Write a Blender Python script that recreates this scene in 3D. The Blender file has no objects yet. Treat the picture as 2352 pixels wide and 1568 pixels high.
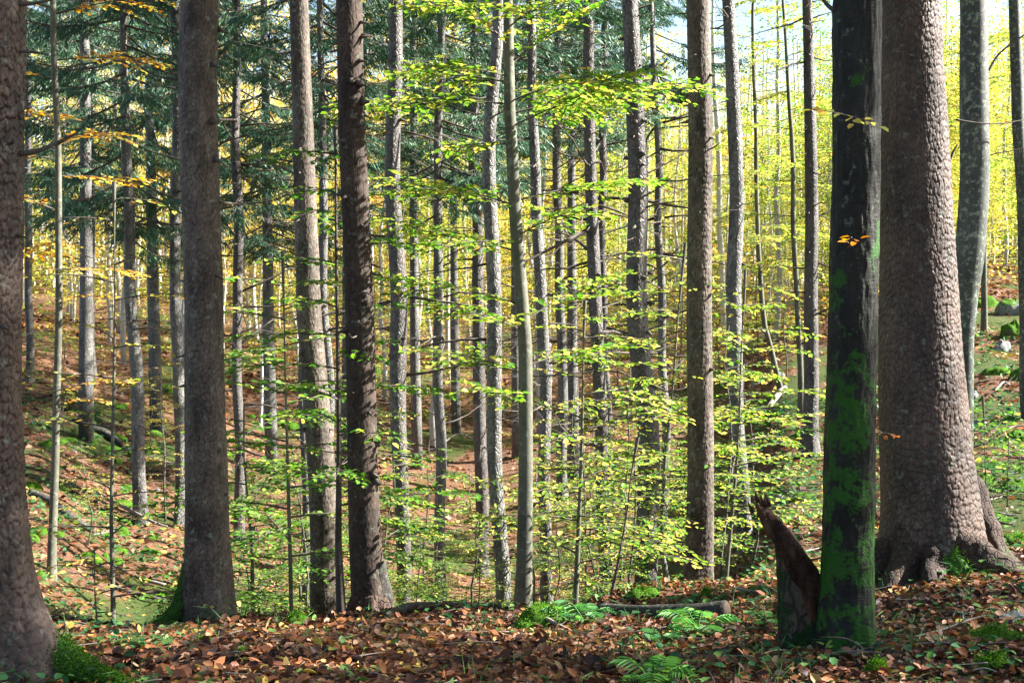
import bpy, math, random
import numpy as np
from mathutils import Vector

# ------------------------------------------------------------------ camera, sky, sun, exposure
F = 3063.0; CX = 1176.0; CY = 784.0; EYE = 1.65
PITCH = math.atan(132 / F)
sc = bpy.context.scene
cam_d = bpy.data.cameras.new('camera'); cam = bpy.data.objects.new('camera', cam_d)
sc.collection.objects.link(cam); sc.camera = cam
cam_d.sensor_width = 36.0; cam_d.lens = 36.0 * F / 2352.0
cam_d.clip_start = 0.05; cam_d.clip_end = 2000
cam.location = (0, 0, EYE); cam.rotation_euler = (math.pi / 2 - PITCH, 0, 0)

SUN_AZ = math.radians(83); SUN_EL = math.radians(35)          # azimuth to the right of the view, elevation
w = bpy.data.worlds.new('World'); sc.world = w; w.use_nodes = True
nt = w.node_tree; sky = nt.nodes.new('ShaderNodeTexSky'); sky.sky_type = 'NISHITA'; sky.sun_disc = False
sky.sun_elevation = SUN_EL; sky.sun_rotation = SUN_AZ; sky.air_density = 1.0; sky.dust_density = 1.5
nt.links.new(sky.outputs[0], nt.nodes['Background'].inputs[0]); nt.nodes['Background'].inputs[1].default_value = 0.05
sd = bpy.data.lights.new('sun', 'SUN'); sd.energy = 5.0; sd.angle = math.radians(0.5); sd.color = (1.0, 0.955, 0.89)
so = bpy.data.objects.new('sun', sd); sc.collection.objects.link(so)
S = Vector((math.sin(SUN_AZ) * math.cos(SUN_EL), math.cos(SUN_AZ) * math.cos(SUN_EL), math.sin(SUN_EL)))
so.rotation_euler = S.to_track_quat('Z', 'Y').to_euler()
sc.view_settings.view_transform = 'Standard'; sc.view_settings.look = 'None'
sc.view_settings.exposure = 2.7; sc.view_settings.gamma = 1.0
sc.cycles.max_bounces = 7; sc.cycles.diffuse_bounces = 4; sc.cycles.transmission_bounces = 5
sc.cycles.transparent_max_bounces = 4; sc.cycles.glossy_bounces = 2
sc.cycles.use_denoising = True

rng = np.random.default_rng(7)
R = random.Random(5)

# ------------------------------------------------------------------ noise in numpy
def h3(i, j, k, s=0):
    n = (i.astype(np.int64) * 73856093) ^ (j.astype(np.int64) * 19349663) ^ (k.astype(np.int64) * 83492791) ^ (s * 2654435761 & 0xffffffff)
    n = (n ^ (n >> 13)) * 1274126177 & 0xffffffff
    n = (n ^ (n >> 16)) * 2246822519 & 0xffffffff
    return ((n ^ (n >> 15)) & 0xffffff) / float(0x1000000)
def vnoise(x, y, z, s=0):
    x, y, z = np.broadcast_arrays(np.asarray(x, float), np.asarray(y, float), np.asarray(z, float))
    i, j, k = np.floor(x), np.floor(y), np.floor(z); a, b, c = x - i, y - j, z - k
    a = a * a * (3 - 2 * a); b = b * b * (3 - 2 * b); c = c * c * (3 - 2 * c); o = 0
    for di in (0, 1):
        for dj in (0, 1):
            for dk in (0, 1):
                o = o + h3(i + di, j + dj, k + dk, s) * (a if di else 1 - a) * (b if dj else 1 - b) * (c if dk else 1 - c)
    return o * 2 - 1
def fbm(x, y, z, o=4, s=0):
    v = 0; a = 1.0; t = 0
    for q in range(o):
        v = v + a * vnoise(x * 2 ** q, y * 2 ** q, z * 2 ** q, s + q); t += a; a *= .5
    return v / t
def cells(u, v, per, s=0):                     # F1, F2, id; u periodic in per
    iu, iv = np.floor(u), np.floor(v); f1 = np.full(u.shape, 9.); f2 = f1.copy(); cid = np.zeros(u.shape); dv = cid.copy()
    for a in (-1, 0, 1):
        for b in (-1, 0, 1):
            ci = iu + a; cj = iv + b; m = np.mod(ci, per); z = np.zeros_like(m)
            dx = ci + .15 + .7 * h3(m, cj, z, s) - u; dy = cj + .15 + .7 * h3(m, cj, z + 1, s) - v
            d = np.sqrt(dx * dx + dy * dy); hid = h3(m, cj, z + 2, s)
            n = d < f1
            f2 = np.where(n, f1, np.minimum(f2, d)); cid = np.where(n, hid, cid); dv = np.where(n, -dy, dv); f1 = np.where(n, d, f1)
    return f1, f2, cid, dv

# ------------------------------------------------------------------ the lie of the land
DD = np.array([0, 5.5, 7, 8.5, 9.5, 11, 13, 16, 20, 24, 28, 33, 38, 44, 52, 62, 78, 100, 130, 200, 420.])
def prof(*p):
    p = sorted(p); return np.interp(DD, [q[0] for q in p], [q[1] for q in p])
COLS = [(-900, prof((0, .1), (8, .1), (14, -.3), (22, .3), (34, 1.2), (60, 2.6), (130, 5), (420, 12))),
        (50, prof((0, 0), (5.5, 0), (8, -.38), (11, -1.03), (14, -1.4), (18, -1.57), (22, -1.56), (27, -1.42), (34, -1.05), (45, -.5), (60, 0), (100, 1.2), (420, 12))),
        (330, prof((0, 0), (5.5, 0), (8.2, -.45), (10, -1.2), (14, -2.2), (18, -2.5), (22, -2.5), (27, -2.35), (34, -2.0), (45, -1.25), (60, -.55), (100, .8), (420, 12))),
        (620, prof((0, 0), (5.5, 0), (8.8, -.55), (11, -1.7), (15, -2.8), (20, -3.2), (24, -3.4), (28, -3.36), (33, -3.2), (39, -2.8), (47, -2.1), (58, -1.5), (75, -1.0), (120, 1), (420, 12))),
        (1120, prof((0, 0), (5.5, 0), (9.0, -.55), (11, -1.7), (14, -2.8), (20, -3.7), (24, -4.1), (28, -4.3), (33, -4.26), (38, -3.9), (44, -3.35), (52, -2.56), (62, -1.95), (80, -1.3), (130, 1), (420, 12))),
        (1560, prof((0, 0), (5.5, 0), (8.4, -.5), (9.8, -.55), (13, -1.8), (17, -2.9), (22, -3.2), (26, -3.4), (31, -3.4), (37, -3.16), (44, -2.6), (54, -1.84), (70, -1.0), (130, 1.6), (420, 12))),
        (1850, prof((0, 0), (5.5, 0), (8.5, -.37), (12, -.89), (16, -1.2), (21, -1.42), (24, -1.47), (30, -1.27), (38, -.8), (50, -.1), (70, .3), (120, 2.5), (420, 12))),
        (2290, prof((0, .08), (5.3, .08), (8.5, -.23), (10, -.4), (12, -.5), (15, -.55), (19, -.5), (24, -.3), (30, .2), (38, 1.05), (48, 1.6), (120, 4.5), (420, 12))),
        (3100, prof((0, .2), (8, .2), (14, .6), (24, 1.8), (40, 4), (120, 9), (420, 16)))]
CU = np.array([c[0] for c in COLS], float); CP = np.array([c[1] for c in COLS])
def gz(x, y):
    x = np.asarray(x, float); y = np.asarray(y, float)
    d = np.clip(y, 0, 419); u = np.clip(CX + F * x / np.maximum(y, 6), CU[0], CU[-1] - 1)
    i = np.clip(np.searchsorted(CU, u, side='right') - 1, 0, len(CU) - 2)
    t = (u - CU[i]) / (CU[i + 1] - CU[i]); t = t * t * (3 - 2 * t)
    k = np.clip(np.searchsorted(DD, d, side='right') - 1, 0, len(DD) - 2); s = (d - DD[k]) / (DD[k + 1] - DD[k])
    f = lambda q: CP[q, k] * (1 - s) + CP[q, k + 1] * s
    z = f(i) * (1 - t) + f(i + 1) * t
    amp = np.clip((d - 4) / 40, .02, .6)
    return z + .07 * fbm(x * .9, y * .9, 0 * x, 3, 3) * np.clip(d / 8, .3, 1) + amp * .5 * fbm(x * .22, y * .22, 0 * x, 3, 9)
def g1(x, y): return float(gz(np.array([x]), np.array([y]))[0])
cp, sp = math.cos(PITCH), math.sin(PITCH)
def at(px, py, d):
    a = (px - CX) / F; b = -(py - CY) / F
    dy = cp + b * sp; t = d / dy
    return Vector((a * t, d, EYE + (-sp + b * cp) * t))
def hit(px, py):
    ds = np.geomspace(4.5, 150, 900); a = (px - CX) / F; b = -(py - CY) / F; dy = cp + b * sp
    x = a * ds / dy; z = EYE + (-sp + b * cp) * ds / dy; g = gz(x, ds)
    k = np.nonzero(z < g)[0]; d = ds[k[0]] if len(k) else 120.
    return Vector((a * d / dy, d, g1(a * d / dy, d)))

# ------------------------------------------------------------------ mesh building
class Acc:
    def __init__(s): s.v = []; s.q = []; s.m = []; s.t = []; s.n = 0; s.vt = []
    def add(s, V, Q, mat=0, tint=None, vt=None):
        V = np.asarray(V, float).reshape(-1, 3); Q = np.asarray(Q, np.int64).reshape(-1, 4)
        s.v.append(V); s.q.append(Q + s.n); s.m.append(np.full(len(Q), mat)); s.n += len(V)
        s.t.append(np.full(len(Q), .5) if tint is None else tint)
        s.vt.append(np.full(len(V), .5) if vt is None else vt)
    def mesh(s, name, mats, smooth=False, off=(0, 0, 0)):
        V = np.concatenate(s.v) - np.array(off); Q = np.concatenate(s.q); me = bpy.data.meshes.new(name)
        me.vertices.add(len(V)); me.vertices.foreach_set('co', V.ravel().astype(np.float32))
        me.loops.add(len(Q) * 4); me.loops.foreach_set('vertex_index', Q.ravel().astype(np.int32))
        me.polygons.add(len(Q)); me.polygons.foreach_set('loop_start', np.arange(0, len(Q) * 4, 4, dtype=np.int32))
        me.polygons.foreach_set('material_index', np.concatenate(s.m).astype(np.int32))
        if smooth: me.polygons.foreach_set('use_smooth', np.ones(len(Q), bool))
        me.update(calc_edges=True)
        a = me.attributes.new('tint', 'FLOAT', 'FACE'); a.data.foreach_set('value', np.concatenate(s.t).astype(np.float32))
        a = me.attributes.new('vt', 'FLOAT', 'POINT'); a.data.foreach_set('value', np.concatenate(s.vt).astype(np.float32))
        for m in mats: me.materials.append(m)
        return me
def link(name, data, parent=None, loc=None, label=None, cat=None, group=None, kind=None, mesh_off=None):
    o = bpy.data.objects.new(name, data); sc.collection.objects.link(o)
    if parent is not None: o.parent = parent
    if loc is not None: o.location = loc
    for k, v in (('label', label), ('category', cat), ('group', group), ('kind', kind)):
        if v: o[k] = v
    return o
def unit(a): return a / np.maximum(np.linalg.norm(a, axis=-1, keepdims=True), 1e-9)

def tube(acc, P, r, n=5, mat=0, rough=0, tint=None, seed=0, cap=True):
    P = np.asarray([tuple(p) for p in P], float); r = np.broadcast_to(np.asarray(r, float), (len(P),)).copy()
    T = unit(np.gradient(P, axis=0)); ref = np.array([0, 0, 1.]) if abs(T[0, 2]) < .8 else np.array([1., 0, 0])
    N = unit(np.cross(T, ref)); B = np.cross(T, N); a = np.linspace(0, 2 * math.pi, n, endpoint=False)
    if cap: P = np.vstack([P[:1], P, P[-1:]]); N = np.vstack([N[:1], N, N[-1:]]); B = np.vstack([B[:1], B, B[-1:]]); r = np.r_[1e-4, r, 1e-4]
    rr = r[:, None] * np.ones(n)
    if rough:
        rr = rr * (1 + rough * fbm(np.cos(a)[None] * 1.5 + P[:, :1] * 4, np.sin(a)[None] * 1.5 + P[:, 1:2] * 4, P[:, 2:3] * 4 + 0 * a[None], 3, seed))
    V = P[:, None] + rr[..., None] * (np.cos(a)[None, :, None] * N[:, None] + np.sin(a)[None, :, None] * B[:, None])
    acc.add(V.reshape(-1, 3), grid_q(len(P), n), mat, None if tint is None else np.full((len(P) - 1) * n, tint))
def grid_q(m, n):
    i = np.arange(m - 1)[:, None] * n; j = np.arange(n)[None]; k = (j + 1) % n
    return np.stack([i + j, i + k, i + n + k, i + n + j], -1).reshape(-1, 4)
def curve(P, n=10):                              # catmull-rom through points
    P = np.asarray([tuple(p) for p in P], float)
    if len(P) == 2: return P[0] + (P[1] - P[0]) * np.linspace(0, 1, max(3, n // 2))[:, None]
    Q = np.vstack([2 * P[0] - P[1], P, 2 * P[-1] - P[-2]]); o = []
    for i in range(1, len(Q) - 2):
        for t in np.linspace(0, 1, n, endpoint=False):
            o.append(.5 * (2 * Q[i] + (Q[i + 1] - Q[i - 1]) * t + (2 * Q[i - 1] - 5 * Q[i] + 4 * Q[i + 1] - Q[i + 2]) * t * t + (3 * Q[i] - Q[i - 1] - 3 * Q[i + 1] + Q[i + 2]) * t ** 3))
    o.append(P[-1]); return np.array(o)
def prisms(acc, P0, P1, r0, r1, mat=0):          # many straight three-sided twigs at once
    if len(P0) == 0: return
    T = unit(P1 - P0); N = unit(np.cross(T, [0.1, .2, 1.])); B = np.cross(T, N)
    r0 = np.broadcast_to(r0, (len(P0),))[:, None]; r1 = np.broadcast_to(r1, (len(P0),))[:, None]; V = []
    for P, r in ((P0, r0), (P1, r1)):
        for k in range(3):
            a = k * 2.094; V.append(P + r * (math.cos(a) * N + math.sin(a) * B))
    V = np.stack(V, 1); b = np.arange(len(P0))[:, None, None] * 6
    acc.add(V.reshape(-1, 3), (b + np.array([[0, 1, 4, 3], [1, 2, 5, 4], [2, 0, 3, 5]])[None]).reshape(-1, 4), mat)
def leaves(acc, P, A, N, size, wid=.34, fold=.12, two=True, mat=0, tint=None, rg=rng, curl=0.):
    n = len(P)
    if n == 0: return
    A = unit(A); N = unit(N - (N * A).sum(-1, keepdims=True) * A); W = np.cross(A, N)
    s = np.broadcast_to(size, (n,))[:, None]; t = rg.random(n) if tint is None else tint
    w_ = wid * s; f = fold * s; c = curl * s * rg.standard_normal((n, 1)) if curl else 0 * s
    if two:
        V = np.stack([P, P + .28 * s * A + .85 * w_ * W + f * N, P + .68 * s * A + .8 * w_ * W + f * N + .5 * c * N, P + s * A + c * N,
                      P + .68 * s * A - .8 * w_ * W + f * N + .5 * c * N, P + .28 * s * A - .85 * w_ * W + f * N], 1)
        b = np.arange(n)[:, None, None] * 6
        acc.add(V.reshape(-1, 3), (b + np.array([[0, 1, 2, 3], [0, 3, 4, 5]])[None]).reshape(-1, 4), mat, np.repeat(t, 2))
    else:
        V = np.stack([P, P + .45 * s * A + w_ * W, P + s * A, P + .45 * s * A - w_ * W], 1)
        acc.add(V.reshape(-1, 3), np.arange(4 * n).reshape(-1, 4), mat, t)

# ------------------------------------------------------------------ materials
def newmat(name):
    m = bpy.data.materials.new(name); m.use_nodes = True; t = m.node_tree; t.nodes.clear()
    return m, t, lambda k, **kw: mk(t, k, kw)
def mk(t, k, kw):
    n = t.nodes.new('ShaderNode' + k)
    for a, b in kw.items(): setattr(n, a, b)
    return n
def L(t, a, b): t.links.new(a, b)
def ramp(t, stops, fac=None):
    n = t.nodes.new('ShaderNodeValToRGB'); e = n.color_ramp.elements
    while len(e) < len(stops): e.new(.5)
    for q, (p, c) in zip(e, stops): q.position = p; q.color = (*c, 1) if len(c) == 3 else c
    if fac is not None: L(t, fac, n.inputs[0])
    return n
def math_(t, op, a, b=None, c=None, clamp=False):
    n = t.nodes.new('ShaderNodeMath'); n.operation = op; n.use_clamp = clamp
    for i, v in enumerate((a, b, c)):
        if v is None: continue
        if hasattr(v, 'links'): L(t, v, n.inputs[i])
        else: n.inputs[i].default_value = v
    return n.outputs[0]
def mixc(t, fac, a, b):
    n = t.nodes.new('ShaderNodeMix'); n.data_type = 'RGBA'
    for i, v in ((0, fac), (6, a), (7, b)):
        if hasattr(v, 'links'): L(t, v, n.inputs[i])
        else: n.inputs[i].default_value = v if i == 0 else (*v, 1)
    return n.outputs[2]
def noise(t, vec, scale, detail=4, rough=.6, stretch=None):
    n = t.nodes.new('ShaderNodeTexNoise'); n.inputs['Scale'].default_value = scale; n.inputs['Detail'].default_value = detail; n.inputs['Roughness'].default_value = rough
    if stretch:
        m = t.nodes.new('ShaderNodeMapping'); m.inputs['Scale'].default_value = stretch; L(t, vec, m.inputs[0]); vec = m.outputs[0]
    L(t, vec, n.inputs['Vector']); return n.outputs[0]
def finish(t, col, rough=.85, bump=None, bd=.01, bs=1., spec=.25, rough_s=None):
    p = t.nodes.new('ShaderNodeBsdfPrincipled'); o = t.nodes.new('ShaderNodeOutputMaterial')
    L(t, col, p.inputs['Base Color']); p.inputs['Roughness'].default_value = rough; p.inputs['Specular IOR Level'].default_value = spec
    if rough_s is not None: L(t, rough_s, p.inputs['Roughness'])
    if bump is not None:
        b = t.nodes.new('ShaderNodeBump'); b.inputs['Strength'].default_value = bs; b.inputs['Distance'].default_value = bd
        L(t, bump, b.inputs['Height']); L(t, b.outputs[0], p.inputs['Normal'])
    L(t, p.outputs[0], o.inputs[0]); return p

def leaf_mat(name, stops, trans=.46, spread=.6, gloss=.15):
    m, t, N = newmat(name)
    a = N('Attribute', attribute_name='tint'); oi = N('ObjectInfo'); s = N('SeparateColor'); L(t, oi.outputs['Color'], s.inputs[0])
    x = math_(t, 'MULTIPLY_ADD', a.outputs['Fac'], spread, s.outputs[0]); x = math_(t, 'SUBTRACT', x, spread / 2)
    r = ramp(t, stops, x)
    hv = N('HueSaturation'); L(t, r.outputs[0], hv.inputs['Color'])
    fr = math_(t, 'FRACT', math_(t, 'MULTIPLY', a.outputs['Fac'], 37.7)); L(t, math_(t, 'MULTIPLY_ADD', fr, .6, .7), hv.inputs['Value'])
    p = N('BsdfPrincipled'); L(t, hv.outputs[0], p.inputs['Base Color']); p.inputs['Roughness'].default_value = .5; p.inputs['Specular IOR Level'].default_value = gloss
    tr = N('BsdfTranslucent'); hb = N('HueSaturation'); hb.inputs['Saturation'].default_value = 1.12; hb.inputs['Value'].default_value = 1.4; L(t, hv.outputs[0], hb.inputs['Color']); L(t, hb.outputs[0], tr.inputs[0])
    mx = N('MixShader'); mx.inputs[0].default_value = trans; L(t, p.outputs[0], mx.inputs[1]); L(t, tr.outputs[0], mx.inputs[2])
    o = N('OutputMaterial'); L(t, mx.outputs[0], o.inputs[0]); return m
M = {}
M['leaf'] = leaf_mat('beech_leaf', [(0, (.045, .13, .02)), (.25, (.085, .21, .03)), (.45, (.20, .29, .05)), (.65, (.58, .49, .13)), (.82, (.48, .26, .05)), (1, (.32, .12, .04))])
M['needle'] = leaf_mat('spruce_needle', [(0, (.022, .07, .042)), (.5, (.042, .115, .062)), (1, (.09, .18, .07))], trans=.2, spread=.9, gloss=.4)
M['litter'] = leaf_mat('fallen_leaf', [(0, (.022, .013, .012)), (.25, (.05, .024, .018)), (.5, (.125, .05, .026)), (.72, (.25, .10, .04)), (.86, (.30, .19, .12)), (.94, (.38, .26, .06)), (1, (.08, .15, .04))], trans=.15, spread=1.0, gloss=.12)
M['herb'] = leaf_mat('herb_leaf', [(0, (.02, .07, .03)), (.5, (.04, .12, .04)), (1, (.12, .21, .05))], trans=.3, spread=.9)
M['fern'] = leaf_mat('fern_leaf', [(0, (.05, .15, .05)), (.5, (.08, .22, .06)), (1, (.16, .33, .06))], trans=.4, spread=.9)
M['moss_tuft'] = leaf_mat('moss_tuft', [(0, (.022, .07, .006)), (.5, (.05, .14, .01)), (1, (.11, .23, .015))], trans=.25, spread=.9, gloss=.1)

def bark_mat(name, c0, c1, crack=(.010, .007, .005), scale=14, stretch=.45, bd=.012, moss=None, lichen=0, geo=False, rough=.85, spec=.3):
    """moss: (height over the base where it fades, strength, colour)"""
    m, t, N = newmat(name); tc = N('TexCoord'); V = tc.outputs['Object']
    n1 = noise(t, V, 4.2, 7, .72, (1, 1, .45)); col = mixc(t, ramp(t, [(.38, (0, 0, 0)), (.62, (1, 1, 1))], n1).outputs[0], c0, c1)
    n2 = noise(t, V, 55, 4, .7, (1, 1, .5)); col2 = N('HueSaturation'); L(t, col, col2.inputs['Color']); L(t, math_(t, 'MULTIPLY_ADD', n2, 1.3, .35), col2.inputs['Value']); col = col2.outputs[0]
    if geo:
        vt = N('Attribute', attribute_name='vt'); cr = vt.outputs['Fac']; hgt = n2; bd_ = .004
        hv2 = N('HueSaturation'); L(t, col, hv2.inputs['Color']); L(t, math_(t, 'MULTIPLY_ADD', cr, 1.2, .45), hv2.inputs['Value']); col = mixc(t, ramp(t, [(.02, (0, 0, 0)), (.20, (1, 1, 1))], cr).outputs[0], crack, hv2.outputs[0])
    elif scale:
        vo = N('TexVoronoi', feature='DISTANCE_TO_EDGE'); mp = N('Mapping'); mp.inputs['Scale'].default_value = (1, 1, stretch)
        wv = N('TexNoise'); wv.inputs['Scale'].default_value = 6; L(t, V, wv.inputs['Vector'])
        ad = N('VectorMath', operation='MULTIPLY_ADD'); L(t, wv.outputs['Color'], ad.inputs[0]); ad.inputs[1].default_value = (.1, .1, .12); L(t, V, ad.inputs[2])
        L(t, ad.outputs[0], mp.inputs[0]); L(t, mp.outputs[0], vo.inputs['Vector']); vo.inputs['Scale'].default_value = scale * 1.9
        e = ramp(t, [(0, (.45, .45, .45)), (.12, (1, 1, 1))], vo.outputs[0]).outputs[0]
        col = mixc(t, e, crack, col); hgt = math_(t, 'MULTIPLY_ADD', n2, .35, e); bd_ = bd
    else:
        n3 = noise(t, V, 30, 4, .6, (.6, .6, 3)); hgt = math_(t, 'MULTIPLY_ADD', n3, .6, n2); bd_ = bd * .3
        col = mixc(t, ramp(t, [(.5, (0, 0, 0)), (.7, (.5, .5, .5))], n3).outputs[0], col, crack)
    if lichen:
        n4 = noise(t, V, 18, 5, .7); f = ramp(t, [(.62 - lichen * .1, (0, 0, 0)), (.7 - lichen * .1, (1, 1, 1))], n4).outputs[0]
        col = mixc(t, math_(t, 'MULTIPLY', f, min(1, lichen)), col, (.19, .23, .17))
    if moss:
        sx = N('SeparateXYZ'); L(t, V, sx.inputs[0]); z = math_(t, 'DIVIDE', sx.outputs[2], moss[0])
        n5 = noise(t, V, 4.5, 6, .7); f = math_(t, 'ADD', math_(t, 'SUBTRACT', moss[1], z), math_(t, 'MULTIPLY', math_(t, 'SUBTRACT', n5, .5), moss[3] if len(moss) > 3 else 3.2)); n7 = noise(t, V, 38, 3, .7); f = math_(t, 'ADD', f, math_(t, 'MULTIPLY', math_(t, 'SUBTRACT', n7, .5), 1.6))
        f = ramp(t, [(.35, (0, 0, 0)), (.65, (1, 1, 1))], f).outputs[0]
        mc = mixc(t, n2, moss[2], tuple(q * 1.8 for q in moss[2])); col = mixc(t, f, col, mc)
        n6 = noise(t, V, 60, 4, .7); hgt = math_(t, 'ADD', math_(t, 'MULTIPLY', hgt, math_(t, 'SUBTRACT', 1., f)), math_(t, 'MULTIPLY', math_(t, 'MULTIPLY', n6, 2.), f))
    finish(t, col, rough, hgt, bd_, 1., spec); return m
GREEN = (.02, .058, .006)
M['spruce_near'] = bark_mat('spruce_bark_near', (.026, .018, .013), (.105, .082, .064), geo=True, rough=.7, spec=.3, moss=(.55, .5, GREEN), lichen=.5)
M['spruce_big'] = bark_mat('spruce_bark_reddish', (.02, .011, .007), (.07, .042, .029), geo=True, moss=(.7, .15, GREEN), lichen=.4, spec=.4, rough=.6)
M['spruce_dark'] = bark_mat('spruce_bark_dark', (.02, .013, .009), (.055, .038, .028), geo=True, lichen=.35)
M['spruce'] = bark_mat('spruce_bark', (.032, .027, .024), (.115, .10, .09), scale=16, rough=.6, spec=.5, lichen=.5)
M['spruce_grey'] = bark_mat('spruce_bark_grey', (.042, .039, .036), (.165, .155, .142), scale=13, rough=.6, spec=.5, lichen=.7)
M['beech_bark'] = bark_mat('beech_bark', (.05, .052, .036), (.12, .118, .085), scale=0, crack=(.07, .07, .05), lichen=.6, bd=.006, rough=.7)
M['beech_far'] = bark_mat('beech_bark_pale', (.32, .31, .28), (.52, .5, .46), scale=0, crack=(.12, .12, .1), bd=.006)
M['beech_moss'] = bark_mat('beech_bark_mossy', (.006, .006, .004), (.02, .021, .016), scale=0, crack=(.003, .004, .004), moss=(2.5, .75, (.012, .05, .004), 6.5), lichen=.35, bd=.014, rough=.6, spec=.18)
M['beech_dark'] = bark_mat('beech_bark_dark', (.018, .022, .018), (.06, .07, .06), scale=0, crack=(.018, .02, .015), lichen=.9, bd=.008, rough=.6, spec=.45)
M['twig'] = bark_mat('twig_bark', (.05, .04, .032), (.10, .085, .07), scale=0, bd=.003)
M['twig_pale'] = bark_mat('dead_twig', (.12, .10, .085), (.25, .22, .19), scale=0, bd=.003)
M['rot'] = bark_mat('rotten_wood', (.022, .010, .006), (.20, .10, .055), scale=0, crack=(.02, .01, .006), bd=.05, lichen=.3)
M['log'] = bark_mat('log_bark', (.02, .018, .014), (.06, .055, .045), scale=0, bd=.03, lichen=.6)
M['cut'] = bark_mat('cut_wood', (.035, .026, .018), (.10, .075, .05), scale=0, bd=.01)
def moss_mat(name, rock0, rock1, amount):
    m, t, N = newmat(name); tc = N('TexCoord'); V = tc.outputs['Object']
    n2 = noise(t, V, 70, 5, .75); n1 = noise(t, V, 6, 5, .6); g = N('NewGeometry'); sx = N('SeparateXYZ'); L(t, g.outputs['Normal'], sx.inputs[0])
    rc = mixc(t, n1, rock0, rock1); f = math_(t, 'ADD', math_(t, 'MULTIPLY', math_(t, 'SUBTRACT', n1, .5), 3), math_(t, 'MULTIPLY_ADD', sx.outputs[2], .8, amount))
    f = ramp(t, [(.4, (0, 0, 0)), (.6, (1, 1, 1))], f).outputs[0]
    mc = mixc(t, ramp(t, [(.35, (0, 0, 0)), (.65, (1, 1, 1))], n2).outputs[0], (.018, .055, .005), (.085, .19, .014))
    finish(t, mixc(t, f, rc, mc), .95, n2, .02, 1., .1); return m
M['mossy'] = moss_mat('moss', (.06, .055, .045), (.16, .15, .13), .55)
M['mossy_rock'] = moss_mat('mossy_stone', (.10, .10, .095), (.3, .3, .29), .05)
M['pale_rock'] = moss_mat('pale_limestone', (.11, .11, .11), (.27, .27, .265), -.6)
def mossf(x, y):
    u = CX + F * x / np.maximum(y, 6); sm = lambda a, b, v: np.clip((v - a) / (b - a), 0, 1)
    bias = .25 * sm(620, 380, u) * sm(9, 13, y) * sm(48, 36, y) + .2 * sm(1680, 1850, u) * sm(9.3, 12, y) * sm(60, 40, y) - .12
    return np.clip(.5 + 1.2 * (fbm(x * .55, y * .4, 0 * x, 4, 71) + .5 * fbm(x * 2.4, y * 2, 0 * x, 3, 72) + bias), 0, 1)
def ground_mat():
    m, t, N = newmat('leaf_litter'); tc = N('TexCoord'); V = tc.outputs['Object']
    n1 = noise(t, V, 22, 6, .75); n0 = noise(t, V, 1.1, 4, .6); n3 = noise(t, V, .33, 5, .65)
    c = ramp(t, [(.3, (.025, .015, .01)), (.45, (.08, .04, .025)), (.58, (.17, .09, .05)), (.72, (.32, .2, .12))], n1).outputs[0]
    mo = mixc(t, n1, (.012, .028, .006), (.055, .10, .015))
    at_ = N('Attribute', attribute_name='vt'); f = math_(t, 'ADD', at_.outputs['Fac'], math_(t, 'MULTIPLY', math_(t, 'SUBTRACT', n1, .5), 1.2)); f = ramp(t, [(.52, (0, 0, 0)), (.78, (.85, .85, .85))], f).outputs[0]
    finish(t, mixc(t, f, c, mo), .95, math_(t, 'ADD', n1, n0), .05, 1., .15); return m
M['ground'] = ground_mat()

# ------------------------------------------------------------------ ground
def build_ground():
    th = np.r_[np.linspace(-math.pi, -.62, 50, endpoint=False), np.linspace(-.62, .62, 330, endpoint=False), np.linspace(.62, math.pi, 50, endpoint=False)]
    rr = np.r_[.02, np.linspace(1, 4.5, 8), np.linspace(4.7, 12, 110), np.geomspace(12.15, 70, 150), np.geomspace(72, 480, 40)]
    X = rr[:, None] * np.sin(th)[None]; Y = rr[:, None] * np.cos(th)[None]; Z = gz(X, Y)
    a = Acc(); a.add(np.stack([X, Y, Z], -1), grid_q(len(rr), len(th)), vt=mossf(X, Y).ravel())
    link('ground', a.mesh('ground', [M['ground']], True), kind='structure')
build_ground()

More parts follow.
